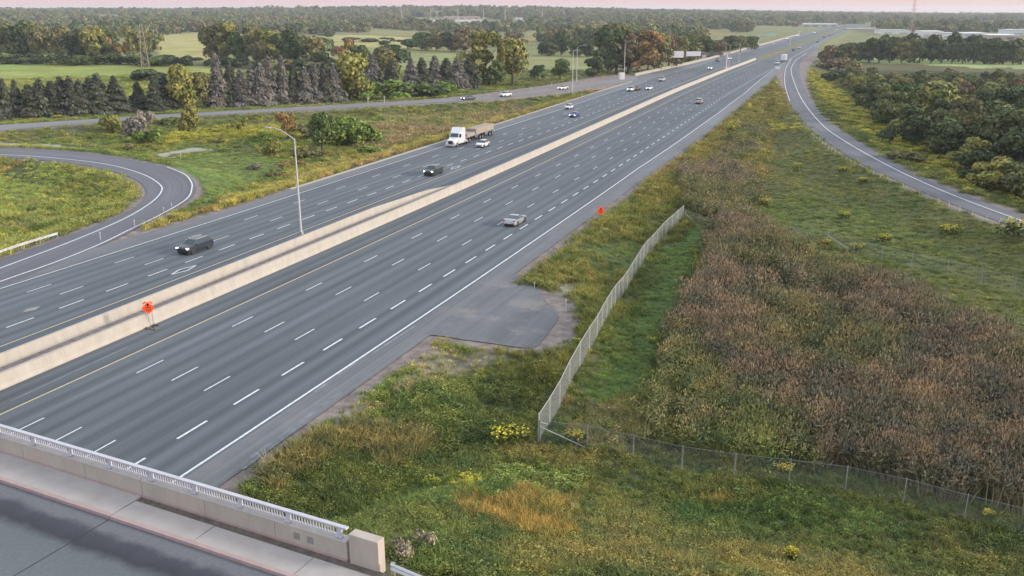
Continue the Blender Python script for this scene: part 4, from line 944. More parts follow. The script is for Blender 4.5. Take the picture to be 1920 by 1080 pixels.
# rock, far buildings, masts, pylon
def rock(u, v, s, label):
    X, Y, z = at(u, v); bm = bmesh.new(); bmesh.ops.create_icosphere(bm, subdivisions=2, radius=1)
    for q in bm.verts: q.co = q.co * (.8 + .35 * random.random()); q.co.z *= .55
    me = bpy.data.meshes.new('boulder'); bm.to_mesh(me); bm.free(); me.materials.append(M['rock']); o = link(bpy.data.objects.new('boulder', me)); o.location = (X, Y, z + .1); o.scale = (s, s * .8, s); tag(o, label, 'rock')
rock(1070, 955, .55, 'grey boulder beside the orange grass patch in the foreground')
bmat = {'w': simple('wall_white', (.7, .71, .72), .6, var=.05, scale=.1), 'g': simple('wall_grey', (.42, .44, .47), .6, var=.06, scale=.1), 'r': simple('roof_pink', (.45, .34, .33), .7, scale=.1), 'd': simple('window_band', (.10, .12, .15), .3)}
def shed(u0, u1, v, h_px, depth, label, wall='w', roof='g', z=None, bands=True):
    uc = (u0 + u1) / 2; X, Y, z = at(uc, v); k = FPX / math.hypot(Y, 1) * 1.0; k = pxm(uc, v, z)
    wd_ = (u1 - u0) / k; h = h_px * .72 / k; a = -math.atan2(X, Y) * .55
    t = empty('warehouse', (X, Y, z), a); tag(t, label, 'building', 'distant industrial buildings')
    MB().box((0, depth / 2, h / 2), (wd_, depth, h)).build('wall', bmat[wall], t)
    MB().box((0, depth / 2, h + .25), (wd_ + .8, depth + .8, .5)).build('roof', bmat[roof], t)
    if bands:
        nb = max(2, int(wd_ / 14))
        for j in range(min(nb, 8)): MB().box((-wd_ / 2 + wd_ * (j + .5) / nb, -.06, h * .3), (wd_ / nb * .5, .12, h * .4)).build('loading_door', bmat['g'] if wall == 'w' else bmat['d'], t)
shed(812, 908, 42, 7, 60, 'long pale warehouse on the far left horizon, front one with white wall', 'w', 'r')
shed(832, 900, 36, 6, 60, 'pinkish-roofed warehouse rising behind the long pale one', 'r', 'r')
shed(966, 980, 37, 5, 20, 'small white building alone right of the long warehouses', 'w', 'g', bands=False)
shed(1505, 1570, 50, 6, 60, 'long pale grey building above the bend in the highway', 'g', 'w')
shed(1652, 1706, 64, 9, 50, 'white building left of the lattice tower, partly behind the dark tree belt', 'w', 'g')
shed(1728, 1766, 69, 13, 40, 'tall white building right of the lattice tower', 'w', 'w')
shed(1767, 1792, 73, 14, 40, 'narrow white building beside the tall white one', 'w', 'g')
shed(1810, 1850, 72, 12, 50, 'grey and white building in the middle of the industrial row', 'g', 'w')
shed(1856, 1905, 74, 10, 50, 'long pinkish building near the right end of the industrial row', 'r', 'w')
shed(1895, 1960, 66, 12, 60, 'light building at the right edge of the industrial row', 'w', 'g')
shed(1590, 1640, 58, 5, 40, 'low pinkish building where the highway disappears', 'r', 'g', bands=False)
def lattice(u, v, htop_px, base, label, name='lattice_tower', arms=True, mat='galv'):
    X, Y, z = at(u, v); k = pxm(u, v, z); H_ = htop_px / k; t = empty(name, (X, Y, z), .3); tag(t, label, 'tower')
    b = MB(); c = [(-1, -1), (1, -1), (1, 1), (-1, 1)]; tops = base * .12; n_ = 7; rr_ = max(.06, H_ * .0038)
    lev = [(base / 2 * (1 - i / n_) + tops * (i / n_), H_ * (1 - (1 - i / n_) ** 1.15)) for i in range(n_ + 1)]
    for (x, y) in c: b.tube([(x * w_, y * w_, h) for w_, h in lev], rr_, 4)
    b.build('legs', M[mat], t); g = MB()
    for i in range(n_):
        (w0, h0), (w1, h1) = lev[i], lev[i + 1]
        for j in range(4):
            p, q = c[j], c[(j + 1) % 4]; g.tube([(p[0] * w0, p[1] * w0, h0), (q[0] * w1, q[1] * w1, h1)], rr_ * .6, 3); g.tube([(q[0] * w0, q[1] * w0, h0), (p[0] * w1, p[1] * w1, h1)], rr_ * .6, 3)
    g.build('bracing', M[mat], t)
    if arms:
        for f in (.72, .84, .95): MB().tube([(-H_ * .13, 0, H_ * f), (H_ * .13, 0, H_ * f)], rr_, 4).build('cross_arm', M[mat], t)
M['tower_red'] = simple('tower_red', (.55, .36, .34), .6)
lattice(1708, 64, 62, 6, 'tall faint reddish lattice tower on the skyline at right', mat='tower_red')
lattice(273, 128, 80, 4, 'slim lattice pylon at the corner of the left field', name='power_pylon', mat='wood')
for i, u in enumerate((753, 808, 859, 907, 947, 1017, 1057)):
    X, Y, z = at(u, 39); k = pxm(u, 39, z); t = empty('light_mast', (X, Y, z), 0)
    tag(t, ['first', 'second', 'third', 'fourth', 'fifth', 'sixth', 'seventh'][i] + ' from the left of the thin white masts on the horizon above the fields', 'mast', 'light masts on the horizon')
    MB().tube([(0, 0, 0), (0, 0, 21 / k)], [.55, .35], 6).build('pole', M['signback'], t); MB().box((0, 0, 21 / k), (3.2, 3.2, .8)).build('lamp_ring', M['galv'], t)

# ------------------------------------------------------------------ vegetation prototypes
def quads(ctr, ax, ay):
    """ctr, ax, ay: (n,3) -> quad verts/faces"""
    V = np.stack([ctr - ax - ay, ctr + ax - ay, ctr + ax + ay, ctr - ax + ay], 1).reshape(-1, 3)
    return V, np.arange(len(V)).reshape(-1, 4)
def unit(a): return a / (np.linalg.norm(a, axis=1)[:, None] + 1e-9)
def crown_mesh(seed, n, kind, leaf):
    g = np.random.default_rng(seed)
    if kind == 'spruce':
        # whorls of drooping boughs
        C_, AX, AY = [], [], []
        tiers = 17; shp = g.random()
        for k in range(tiers):
            h = .05 + .93 * k / tiers; rad = (.5 * (1 - h) ** (.7 + .35 * shp) + .012) * g.uniform(.78, 1.15); m_ = max(6, int(n / tiers * (1.6 * (1 - h) + .25)))
            a = g.uniform(0, 2 * np.pi, m_); f = g.uniform(.35, 1.0, m_) ** .7 * (1 + .22 * np.sin(a * 3 + g.uniform(0, 6)))
            rr_ = rad * f; z = h - rr_ * .28 + g.normal(0, .012, m_)
            d = np.stack([np.cos(a), np.sin(a), np.full(m_, -.45)], 1); d = unit(d + g.normal(0, .18, d.shape))
            t_ = np.stack([-np.sin(a), np.cos(a), g.normal(0, .3, m_)], 1)
            C_.append(np.stack([rr_ * np.cos(a), rr_ * np.sin(a), z], 1)); AX.append(unit(t_) * leaf * .42 * (1 - h * .4)); AY.append(d * leaf * 1.1 * (1 - h * .5))
        V, F = quads(np.concatenate(C_), np.concatenate(AX), np.concatenate(AY)); return V, F
    # lobes inside the crown envelope
    nl = {'round': 13, 'tall': 16, 'open': 11, 'bush': 9, 'far': 6}[kind]
    lob = []
    for i in range(nl):
        if kind == 'bush': c = np.array([*(g.normal(0, .19, 2)), g.uniform(.12, .62)]); r_ = g.uniform(.16, .27)
        elif kind == 'tall': z = g.uniform(.16, .88); c = np.array([*(g.normal(0, .13, 2) * (1.1 - abs(z - .5))), z]); r_ = g.uniform(.10, .18)
        elif kind == 'open': z = g.uniform(.38, .86); c = np.array([*(g.normal(0, .22, 2)), z]); r_ = g.uniform(.10, .17)
        else: z = g.uniform(.17, .80); k = math.sqrt(max(.05, 1 - ((z - .52) / .5) ** 2)); a = g.uniform(0, 6.28); q = g.uniform(.05, .3) * k; c = np.array([q * math.cos(a), q * math.sin(a), z]); r_ = g.uniform(.14, .24)
        lob.append((c, r_))
    w_ = np.array([r_ ** 2 for _, r_ in lob]); w_ /= w_.sum(); idx = g.choice(nl, n, p=w_)
    cc = np.array([l[0] for l in lob])[idx]; rr_ = np.array([l[1] for l in lob])[idx]
    d = unit(g.normal(0, 1, (n, 3))); d[:, 2] = np.where(g.random(n) < .6, np.abs(d[:, 2]), d[:, 2])
    ctr = cc + d * (rr_ * g.uniform(.72, 1.08, n))[:, None] * np.array([1, 1, .85])
    ctr[:, 2] = np.clip(ctr[:, 2], .02, 1.02)
    nn_ = unit(d + g.normal(0, .55, (n, 3))); t1 = unit(np.cross(nn_, g.normal(0, 1, (n, 3)))); t2 = np.cross(nn_, t1)
    s = leaf * g.uniform(.6, 1.25, n)[:, None]
    return quads(ctr, t1 * s * .5, t2 * s * .5)
def trunk_mesh(seed, kind):
    g = random.Random(seed); b = MB()
    if kind == 'spruce': b.tube([(0, 0, -.03), (0, 0, .5), (0, 0, .93)], [.022, .014, .004], 6)
    elif kind == 'bush':
        for k in range(5): a = k * 1.3; b.tube([(0, 0, -.03), (.12 * math.cos(a), .12 * math.sin(a), .3), (.2 * math.cos(a), .2 * math.sin(a), .55)], [.018, .012, .005], 5)
    else:
        lean = g.uniform(-.03, .03); b.tube([(0, 0, -.04), (lean, 0, .25), (lean * 2, .01, .5), (lean, .02, .8)], [.035, .026, .017, .006], 7)
        for k in range(6):
            a = g.uniform(0, 6.28); z = g.uniform(.25, .55); r_ = g.uniform(.16, .3)
            b.tube([(lean, 0, z), (lean + r_ * .5 * math.cos(a), r_ * .5 * math.sin(a), z + .12), (lean + r_ * math.cos(a), r_ * math.sin(a), z + .27)], [.014, .009, .003], 5)
    return b
PR = {}
def proto(key, kind, n, leaf, count):
    L_ = []
    for i in range(count):
        V, F = crown_mesh(100 * len(PR) + i, n, kind, leaf); co = npmesh('crown', V, F, M['leaf'], dolink=False).data
        tb = trunk_mesh(i, kind); tm = bpy.data.meshes.new('trunk'); tm.from_pydata(tb.v, [], tb.f); tm.materials.append(M['bark']); L_.append((co, tm))
    PR[key] = L_
proto('round', 'round', 3600, .050, 5); proto('tall', 'tall', 3600, .042, 4); proto('open', 'open', 2400, .042, 3)
proto('bush', 'bush', 1700, .075, 4); proto('spruce', 'spruce', 4200, .06, 7)
proto('round_s', 'round', 1500, .075, 4); proto('tall_s', 'tall', 1500, .066, 3); proto('bush_s', 'bush', 700, .11, 3)
NAMES = {'round': 'broadleaf_tree', 'tall': 'broadleaf_tree', 'open': 'open_crowned_tree', 'bush': 'shrub', 'spruce': 'spruce_tree'}
trng = random.Random(5)
def plant(key, X, Y, z, w_, h, col, label, cat='tree', group=None, name=None):
    cr_, tk = trng.choice(PR[key]); base = key.replace('_s', '')
    t = empty(name or NAMES[base], (X, Y, z - .1), trng.uniform(0, 6.28)); tag(t, label, cat, group)
    k9 = trng.uniform(.9, 1.12); w_ *= k9; h *= trng.uniform(.93, 1.1)
    ww = {'spruce': .72, 'bush': .95, 'tall': .62, 'round': .88, 'open': .85}[base]
    c = link(bpy.data.objects.new('crown', cr_), t); c.scale = (w_ / ww, w_ / ww, h); k = trng.uniform(.85, 1.15)
    k *= 1.14; c.color = (col[0] * k, col[1] * k, col[2] * k, 1)
    q = link(bpy.data.objects.new('trunk' if base != 'bush' else 'stems', tk), t); q.scale = (h * .9, h * .9, h)
    return t
DK = (.052, .075, .032); GR = (.085, .12, .04); YG = (.185, .185, .055); OL = (.135, .135, .06); OR = (.22, .15, .065); BR = (.145, .115, .07)
SP = (.065, .074, .058); MV = (.135, .13, .13); BG = (.13, .19, .045); GY = (.15, .135, .12)
CN = {id(DK): 'dark green', id(GR): 'green', id(YG): 'yellow-green', id(OL): 'olive', id(OR): 'orange-tinged', id(BR): 'brown', id(SP): 'dark', id(MV): 'mauve-grey', id(BG): 'bright green', id(GY): 'pale grey'}
def tree_px(key, u, v, wp, hp, col, label, cat='tree', group=None, name=None):
    X, Y, z = at(u, v); k = pxm(u, v, z) * 1.0
    return plant(key, X, Y, z, wp / k, hp / k / .97, col, label, cat, group, name)
ORD = ['first', 'second', 'third', 'fourth', 'fifth', 'sixth', 'seventh', 'eighth', 'ninth', 'tenth', 'eleventh', 'twelfth', 'thirteenth', 'fourteenth', 'fifteenth', 'sixteenth', 'seventeenth', 'eighteenth', 'nineteenth', 'twentieth'] + ['twenty-' + q for q in ('first', 'second', 'third', 'fourth', 'fifth', 'sixth', 'seventh', 'eighth', 'ninth')] + ['thirtieth'] + ['thirty-' + q for q in ('first', 'second', 'third', 'fourth', 'fifth', 'sixth', 'seventh', 'eighth', 'ninth')]
SHORT = {'spruce': 'spruce', 'round': 'tree', 'tall': 'slender tree', 'open': 'open tree', 'bush': 'bush'}
def row(items, where, group, scale=1.0):
    """items: (key, x, base, w, h, colour) left to right"""
    cnt = {}
    for (key, u, v, wp, hp, col) in items:
        d = CN[id(col)] + ' ' + SHORT[key.replace('_s', '')]; i = cnt.get(d, 0); cnt[d] = i + 1
        tot = sum(1 for q in items if CN[id(q[5])] + ' ' + SHORT[q[0].replace('_s', '')] == d)
        lb = f'{ORD[min(i, 38)]} {d} from the left {where}' if tot > 1 else f'only {d} {where}'
        tree_px(key, u, v, wp * scale, hp * scale, col, lb, 'bush' if key.startswith('bush') else 'tree', group)
S = 'spruce'
row([(S, u, b, w_, h, SP) for u, b, w_, h in ((-12, 224, 38, 66), (14, 222, 38, 70), (36, 221, 34, 68), (60, 221, 40, 64), (82, 220, 36, 68), (103, 219, 40, 66), (121, 218, 34, 64), (138, 218, 40, 68), (156, 217, 38, 66), (174, 216, 36, 70), (189, 215, 42, 70), (221, 213, 48, 62), (262, 206, 30, 52), (294, 208, 34, 62), (312, 206, 38, 66), (330, 205, 34, 60), (296, 212, 22, 30))],
    'in the spruce row beside the side road', 'dark spruces beside the side road', 1.08)
row([('round', 348, 205, 62, 82, YG), ('tall', 384, 203, 34, 66, OL)] , 'between the dark and the mauve spruces', 'trees between the spruces')
row([(S, u, b, w_, h, MV if m_ else SP) for u, b, w_, h, m_ in ((412, 201, 36, 84, 1), (436, 200, 34, 74, 0), (455, 200, 34, 66, 1), (476, 199, 30, 76, 1), (493, 199, 32, 78, 1), (509, 198, 30, 78, 1), (533, 197, 34, 78, 1), (553, 196, 34, 64, 0), (574, 196, 34, 68, 1), (592, 195, 32, 74, 1), (611, 194, 32, 70, 0), (628, 193, 34, 68, 1), (700, 172, 36, 62, 1), (735, 172, 34, 58, 0), (772, 172, 34, 56, 1), (792, 171, 36, 60, 0), (816, 170, 34, 58, 1), (838, 169, 32, 56, 0), (858, 167, 34, 54, 1), (880, 165, 34, 54, 0))],
    'in the long middle spruce belt', 'mauve and dark spruces in the middle belt', 1.1)
row([('round', 655, 190, 95, 88, YG), ('bush', 690, 188, 60, 42, BG), ('round', 722, 150, 60, 58, OL), ('bush', 742, 187, 72, 46, BG), ('bush', 793, 184, 78, 42, GR), ('bush', 834, 180, 50, 32, BG), ('tall', 905, 160, 62, 98, YG), ('round', 962, 160, 72, 82, YG), ('round', 925, 163, 48, 52, GR), ('tall', 1008, 152, 22, 30, DK), ('round', 1050, 150, 40, 36, GR)],
    'between the middle spruces and the two tall lamps', 'trees between the side road and the field')
row([('round', 1112, 144, 42, 40, DK), ('tall', 1140, 140, 54, 74, DK), ('tall', 1156, 138, 62, 92, OL), ('round', 1178, 139, 55, 76, BR), ('tall', 1198, 137, 50, 72, DK), ('tall', 1214, 136, 50, 78, OR), ('round', 1236, 132, 48, 72, OL), ('tall', 1254, 128, 44, 66, BR), ('round', 1272, 124, 42, 62, OL), ('round', 1290, 119, 42, 50, GR), ('tall', 1308, 114, 34, 44, OL), ('round', 1326, 110, 36, 36, DK), ('round', 1346, 106, 34, 34, BR), ('round', 1368, 102, 36, 34, DK), ('round', 1388, 98, 32, 30, OL), ('round', 1408, 92, 34, 28, GR)],
    'in the grove behind the overhead gantry', 'grove behind the gantry')
row([('round', 8, 113, 48, 58, OL), ('round', 42, 114, 56, 64, DK), ('round', 84, 116, 48, 60, OL), ('round', 112, 115, 44, 60, OL), ('round', 146, 117, 50, 56, DK), ('round', 180, 119, 50, 68, YG), ('round', 208, 118, 46, 62, GR), ('open', 242, 120, 38, 52, OR), ('open', 268, 126, 46, 68, OL), ('bush', 302, 121, 40, 26, DK), ('bush', 334, 124, 44, 24, DK), ('bush', 272, 152, 62, 24, DK)],
    'in the hedgerow behind the left field', 'hedgerow behind the left field', 1.12)
row([('bush', u, 118 + u * .012 + (u % 3), 44 + u % 11, 20 + u % 9, (DK, DK, GR)[u % 3]) for u in (5, 36, 64, 95, 124, 158, 190, 222, 252, 284)], 'under the hedgerow behind the left field', 'undergrowth of the left hedgerow')
row([('round', 402, 118, 50, 62, OL), ('tall', 426, 119, 40, 66, YG), ('round', 452, 120, 46, 56, GR), ('round', 482, 121, 46, 62, OL), ('tall', 504, 122, 40, 60, YG), ('round', 530, 123, 40, 52, DK), ('round', 556, 127, 46, 62, DK), ('round', 586, 129, 48, 58, OL), ('bush', 612, 131, 44, 32, DK), ('open', 650, 128, 36, 46, OR), ('round', 676, 134, 42, 44, GR), ('round', 735, 140, 52, 52, DK), ('tall', 700, 138, 26, 30, OL)],
    'in the tree line left of the middle field', 'tree line left of the middle field', 1.12)
row([('bush', u, 122 + (u - 400) * .055 + (u % 3), 44 + u % 11, 20 + u % 9, (DK, DK, OL)[u % 3]) for u in (396, 424, 451, 478, 506, 533, 562, 590, 622, 655)], 'under the tree line by the middle field', 'undergrowth of the middle tree line')
row([('bush', 700, 79, 48, 12, DK), ('bush', 726, 84, 30, 14, DK), ('bush', 765, 92, 52, 22, DK), ('round', 792, 94, 44, 36, GR), ('round', 818, 95, 46, 38, OL), ('round', 846, 97, 48, 40, DK), ('round', 872, 98, 48, 44, BR), ('round', 900, 96, 40, 40, BR), ('round', 930, 88, 48, 32, BR), ('round', 968, 84, 48, 24, BR), ('round', 1052, 103, 40, 42, DK), ('round', 1026, 104, 42, 28, DK), ('round', 1080, 106, 44, 36, GR), ('round', 1104, 107, 40, 34, DK), ('bush', 615, 69, 36, 12, DK), ('bush', 660, 78, 50, 10, DK)],
    'in the hedges between the far fields', 'hedges between the far fields')
# scrub between side road and highway
for (key, u, v, w_, h, col, lb) in [('bush', 213, 252, 40, 46, YG, 'yellow-topped green shrub left of the pale mauve shrub'), ('bush', 262, 258, 50, 66, (.24, .22, .21), 'pale mauve feathery shrub near the side road'), ('bush', 277, 272, 38, 42, BG, 'yellow-green bush at the foot of the mauve shrub'),
    ('round', 353, 252, 44, 58, YG, 'rounded golden-topped young tree alone in the scrub'), ('bush', 242, 284, 24, 18, OL, 'small grey-green bush at the stream bank'), ('open', 447, 252, 30, 32, YG, 'thin yellow-green sapling left of the goldenrod patch'),
    ('open', 540, 262, 46, 56, OR, 'rust-coloured young tree behind the nearest lamp head'), ('bush', 515, 292, 30, 40, YG, 'small yellowish bush left of the nearest lamp post'), ('round', 604, 288, 52, 72, GR, 'upright green shrub right of the nearest lamp post'), ('bush', 660, 272, 70, 66, BG, 'largest bright green bush in the scrub beside the highway'),
    ('bush', 700, 268, 50, 30, BG, 'low bright green bush right of the largest one'), ('bush', 590, 262, 44, 40, OL, 'olive shrub behind the upright green shrub'), ('bush', 580, 296, 50, 26, OL, 'low olive bush at the edge of the lawn'), ('bush', 475, 318, 34, 14, GY, 'low grey-green bush in the lawn'), ('bush', 520, 330, 40, 16, OL, 'low brown-green bush between lawn and highway'),
    ('bush', 500, 268, 30, 26, BG, 'small fresh green bush right of the goldenrod patch'), ('bush', 630, 262, 34, 48, YG, 'yellow-green bush pressed against the largest green bush'), ('bush', 560, 250, 40, 30, OL, 'olive bush right of the rust-coloured young tree'), ('bush', 318, 232, 30, 16, GR, 'low green bush at the side road left of the golden tree'), ('bush', 415, 268, 26, 14, YG, 'low yellowish bush above the stream stones'),
    ('bush', 690, 292, 44, 22, BG, 'low fresh green bush nearest the truck cab'), ('bush', 545, 312, 44, 16, OR, 'low rusty bush in the verge left of the nearest lamp post')]:
    tree_px(key, u, v, w_, h, col, lb, 'tree' if key in ('round', 'open') else 'shrub')
# woods right of the ramp: every crown its own tree, scattered over the low ground
WOOD = [(1572, 158), (1600, 152), (1700, 152), (1930, 160), (2120, 170), (2120, 470), (1925, 400), (1860, 372), (1800, 338), (1735, 300), (1700, 262), (1655, 238), (1625, 208), (1592, 180)]
wp = np.array([G(u, v, -1.8) for u, v in WOOD]); bb0, bb1 = wp.min(0), wp.max(0)
pts = []; g2 = random.Random(11)
tries = 0
while tries < 14000 and len(pts) < 235:
    tries += 1; x = g2.uniform(bb0[0], bb1[0]); y = g2.uniform(bb0[1], bb1[1]); u, v = proj(np.array(x), np.array(y), -1.8)
    if not inpoly(np.array([u]), np.array([v]), WOOD)[0]: continue
    if 1780 < u < 1842 and 196 < v < 245: continue
    if fbm(x, y, 26, 401, 2) < .34: continue
    dmin = 7.4 if v > 200 else 6.6
    if all((x - a) ** 2 + (y - b) ** 2 > dmin ** 2 for a, b in pts): pts.append((x, y))
pal = {'d': ('dark green', [DK, DK, (.065, .085, .038)]), 'g': ('olive green', [GR, OL, (.11, .125, .05)]), 'y': ('yellow-green', [YG, (.15, .17, .055)]), 'b': ('rusty brown', [BR, BR, (.17, .125, .07)])}
pe = edge_dist(np.array([p[0] for p in pts]), np.array([p[1] for p in pts])); pz = ground_z(np.array([p[0] for p in pts]), np.array([p[1] for p in pts]))
for (x, y), e, z in zip(pts, pe, pz):
    if e < 7: continue
    u, v = proj(np.array(x), np.array(y), z); n1 = fbm(x, y, 45, 81); r_ = g2.random()
    if v > 225: c = 'd' if r_ < .5 else ('g' if r_ < .85 else 'y')
    elif v > 175: c = 'b' if (n1 > .6 and r_ < .5) else ('y' if r_ < .3 else ('g' if r_ < .5 else 'd'))
    else: c = 'y' if (n1 > .5 and r_ < .5) else ('b' if r_ < .16 else ('g' if r_ < .75 else 'd'))
    if v < 160: side = 'at the back of the woods'
    elif v < 225: side = 'in the middle of the woods'
    else: side = 'at the front of the woods'
    h = g2.uniform(8.0, 12.0) * (1.0 if e > 16 else .6); h *= float(np.interp(v, [155, 170, 200, 240], [.52, .62, .8, 1.0]))
    key = g2.choice(['round', 'round', 'round', 'tall', 'open']) if h > 6 else 'bush'
    nm = 'low shrub' if key == 'bush' else {'round': 'round-crowned tree', 'tall': 'narrow tree', 'open': 'loose-crowned tree'}[key]
    plant(key + ('_s' if v < 170 and key != 'open' else ''), x, y, z, h * g2.uniform(.95, 1.25) * (.75 if key == 'tall' else 1.0), h, g2.choice(pal[c][1]), f'{pal[c][0]} {nm} {side}', 'tree' if key != 'bush' else 'shrub', f'{pal[c][0]} {nm}s {side}')
byl = {}
for o in list(C.objects):
    if o.get('label', '').endswith('of the woods'): byl.setdefault(o['label'], []).append(o)
for lb, os_ in byl.items():
    os_.sort(key=lambda o: o.location.x / max(1, o.location.y))
    if len(os_) > 1:
        for i, o in enumerate(os_):
            hd, tl = lb.split(' tree ')[0] + ' trees' if ' tree ' in lb else lb.split(' shrub ')[0] + ' shrubs', lb.split(' tree ')[-1] if ' tree ' in lb else lb.split(' shrub ')[-1]
            o['label'] = f'{ORD[min(i, 38)]} from left of {hd} {tl}'
# belt of tall dark trees in front of the industrial buildings
g3 = random.Random(3); its = []
for r_ in range(2):
    u = 1562 + r_ * 9
    while u < 1990:
        b = (116 if r_ else 112) + (u - 1562) * .014; h = g3.uniform(36, 50) if u > 1620 else g3.uniform(24, 34) + (u - 1562) * .1
        its.append((g3.choice(['round_s', 'tall_s', 'round_s']), u, b, g3.uniform(26, 36), h, g3.choice([DK, DK, DK, (.065, .085, .045), OL]))); u += g3.uniform(15, 22)
its = [q for q in its if q[1] < 1925]; half = {}
for i, (k, u, v, w_, h, c) in enumerate(its):
    rw = 'back' if v < 112 + (u - 1562) * .014 + 2 else 'front'; kk = (rw, c is DK); half[kk] = half.get(kk, -1) + 1
    tree_px(k, u, v, w_, h, c, f"{ORD[half[kk]]} {'dark' if c is DK else 'paler'} tree from left, {rw} row of the belt before the industrial buildings", 'tree', 'dark belt before the industrial buildings' if c is DK else 'paler trees of the belt before the industrial buildings')
for (u, v, w_, h, c, lb) in [(1548, 118, 40, 34, BR, 'brown bush where the dark belt meets the highway'), (1572, 132, 48, 28, BR, 'wide brown shrub at the left end of the woods'), (1560, 156, 36, 30, DK, 'dark bush standing forward of the woods by the ramp'), (1600, 140, 40, 34, OL, 'olive bush at the back left corner of the woods'),
                             (1640, 196, 60, 40, DK, 'dark round bush at the near edge of the woods above the goldenrod'), (1660, 268, 44, 34, DK, 'lone dark bush beside the goldenrod band'), (1588, 100, 46, 22, GR, 'green bush beside the highway bend'), (1700, 302, 60, 24, OL, 'low olive bush at the lower end of the goldenrod band')]:
    tree_px('bush', u, v, w_, h, c, lb, 'shrub')

# ------------------------------------------------------------------ instanced stuff
PCOL = bpy.data.collections.new('plant_kinds')    # prototypes only, not part of the scene
def proto_obj(name, V, F, mats, mi=None, tris=False):
    o = npmesh(name, V, F, None, dolink=False); 
    for m_ in mats: o.data.materials.append(m_)
    if mi is not None: o.data.polygons.foreach_set('material_index', np.asarray(mi, np.int32))
    return o
def blades(g, n, h, w_, spread, lean, curve=.25):
    a = g.uniform(0, 2 * np.pi, n); r_ = g.uniform(0, spread, n); b0 = np.stack([r_ * np.cos(a), r_ * np.sin(a), np.full(n, -.05)], 1)
    d = np.stack([np.cos(a), np.sin(a), np.zeros(n)], 1) * g.uniform(.1, 1, n)[:, None] * lean + g.normal(0, lean * .4, (n, 3)) * np.array([1, 1, 0])
    hh = h * g.uniform(.6, 1.0, n)[:, None]; t = g.uniform(0, np.pi, n); wv = np.stack([np.cos(t), np.sin(t), np.zeros(n)], 1) * w_ / 2
    p1 = b0 + d * hh * .45 + np.array([0, 0, 1]) * hh * .6; p2 = b0 + d * hh * (1 + curve) + np.array([0, 0, 1]) * hh * (1 - .1)
    V = np.stack([b0 - wv, b0 + wv, p1 + wv * .8, p1 - wv * .8, p2 + wv * .25, p2 - wv * .25], 1).reshape(-1, 3)
    i = np.arange(n) * 6; F = np.concatenate([np.stack([i, i + 1, i + 2, i + 3], 1), np.stack([i + 3, i + 2, i + 4, i + 5], 1)]); return V, F
def make_set(prefix, kind, count):
    col = bpy.data.collections.new(prefix)
    for i in range(count):
        g = np.random.default_rng(500 + i + 31 * len(prefix))
        if kind == 'grass': V, F = blades(g, 34, 1.0, .032, .30, .42); o = proto_obj(f'{prefix}_{i}', V, F, [M['tuft']])
        elif kind == 'weed':
            n = 110; c = g.normal(0, .26, (n, 3)); c[:, 2] = g.uniform(.12, .95, n) * (1 - np.hypot(c[:, 0], c[:, 1]) * .9); nn_ = unit(g.normal(0, 1, (n, 3)) + np.array([0, 0, .8])); t1 = unit(np.cross(nn_, g.normal(0, 1, (n, 3)))); t2 = np.cross(nn_, t1)
            s = g.uniform(.028, .062, n)[:, None]; V, F = quads(c, t1 * s, t2 * s * .7); o = proto_obj(f'{prefix}_{i}', V, F, [M['tuft']])
        elif kind == 'reed':
            V, F = blades(g, 16, .92, .024, .24, .2, .15); m0 = len(F); n = 11
            a = g.uniform(0, 6.28, n); r_ = g.uniform(.02, .34, n); c = np.stack([r_ * np.cos(a), r_ * np.sin(a), g.uniform(.74, 1.02, n)], 1)
            up = unit(np.stack([g.normal(0, .4, n), g.normal(0, .4, n), np.ones(n)], 1)); t = unit(np.cross(up, g.normal(0, 1, (n, 3))))
            V2, F2 = quads(c, t * .014, up * .036); V3, F3 = quads(c, np.cross(up, t) * .014, up * .036)
            n3 = 16; c3 = np.stack([g.normal(0, .15, n3), g.normal(0, .15, n3), g.uniform(.35, .85, n3)], 1); d3 = unit(np.stack([g.normal(0, 1, n3), g.normal(0, 1, n3), g.uniform(.0, .8, n3)], 1)); t3 = unit(np.cross(d3, g.normal(0, 1, (n3, 3))))
            V4, F4 = quads(c3, t3 * .012, d3 * .08)
            Fs = [F, F4 + len(V), F2 + len(V) + len(V4), F3 + len(V) + len(V4) + len(V2)]; Vs = [V, V4, V2, V3]
            mi = [0] * (m0 + n3) + [1] * (2 * n); o = proto_obj(f'{prefix}_{i}', np.concatenate(Vs), np.concatenate(Fs), [M['tuft'], M['plume']], mi)
        elif kind == 'gold':
            V, F = blades(g, 14, .8, .05, .25, .3); n = 34; c = g.normal(0, .25, (n, 3)); c[:, 2] = g.uniform(.7, 1.05, n); nn_ = unit(g.normal(0, .6, (n, 3)) + np.array([0, 0, 1])); t1 = unit(np.cross(nn_, g.normal(0, 1, (n, 3)))); t2 = np.cross(nn_, t1)
            V2, F2 = quads(c, t1 * .07, t2 * .05); o = proto_obj(f'{prefix}_{i}', np.concatenate([V, V2]), np.concatenate([F, F2 + len(V)]), [M['tuft'], M['goldflower']], [0] * len(F) + [1] * n)
        elif kind == 'far':
            V, F = crown_mesh(900 + i, 420, ['round', 'tall', 'round', 'bush'][i % 4], .12); o = proto_obj(f'{prefix}_{i}', V, F, [M['tuft_far']])
        col.objects.link(o)
    return col
M['plume'] = foliage('reed_plume', 'plume', .5); M['goldflower'] = simple('goldenrod_flower', (.40, .37, .035), .8, var=.25, scale=20)
M['tuft_far'] = foliage('far_leaf', 'inst', .4); 
SETS = dict(grass=make_set('grass_kind', 'grass', 5), weed=make_set('weed_kind', 'weed', 5), reed=make_set('reed_kind', 'reed', 5), gold=make_set('gold_kind', 'gold', 4), far=make_set('far_tree_kind', 'far', 6))
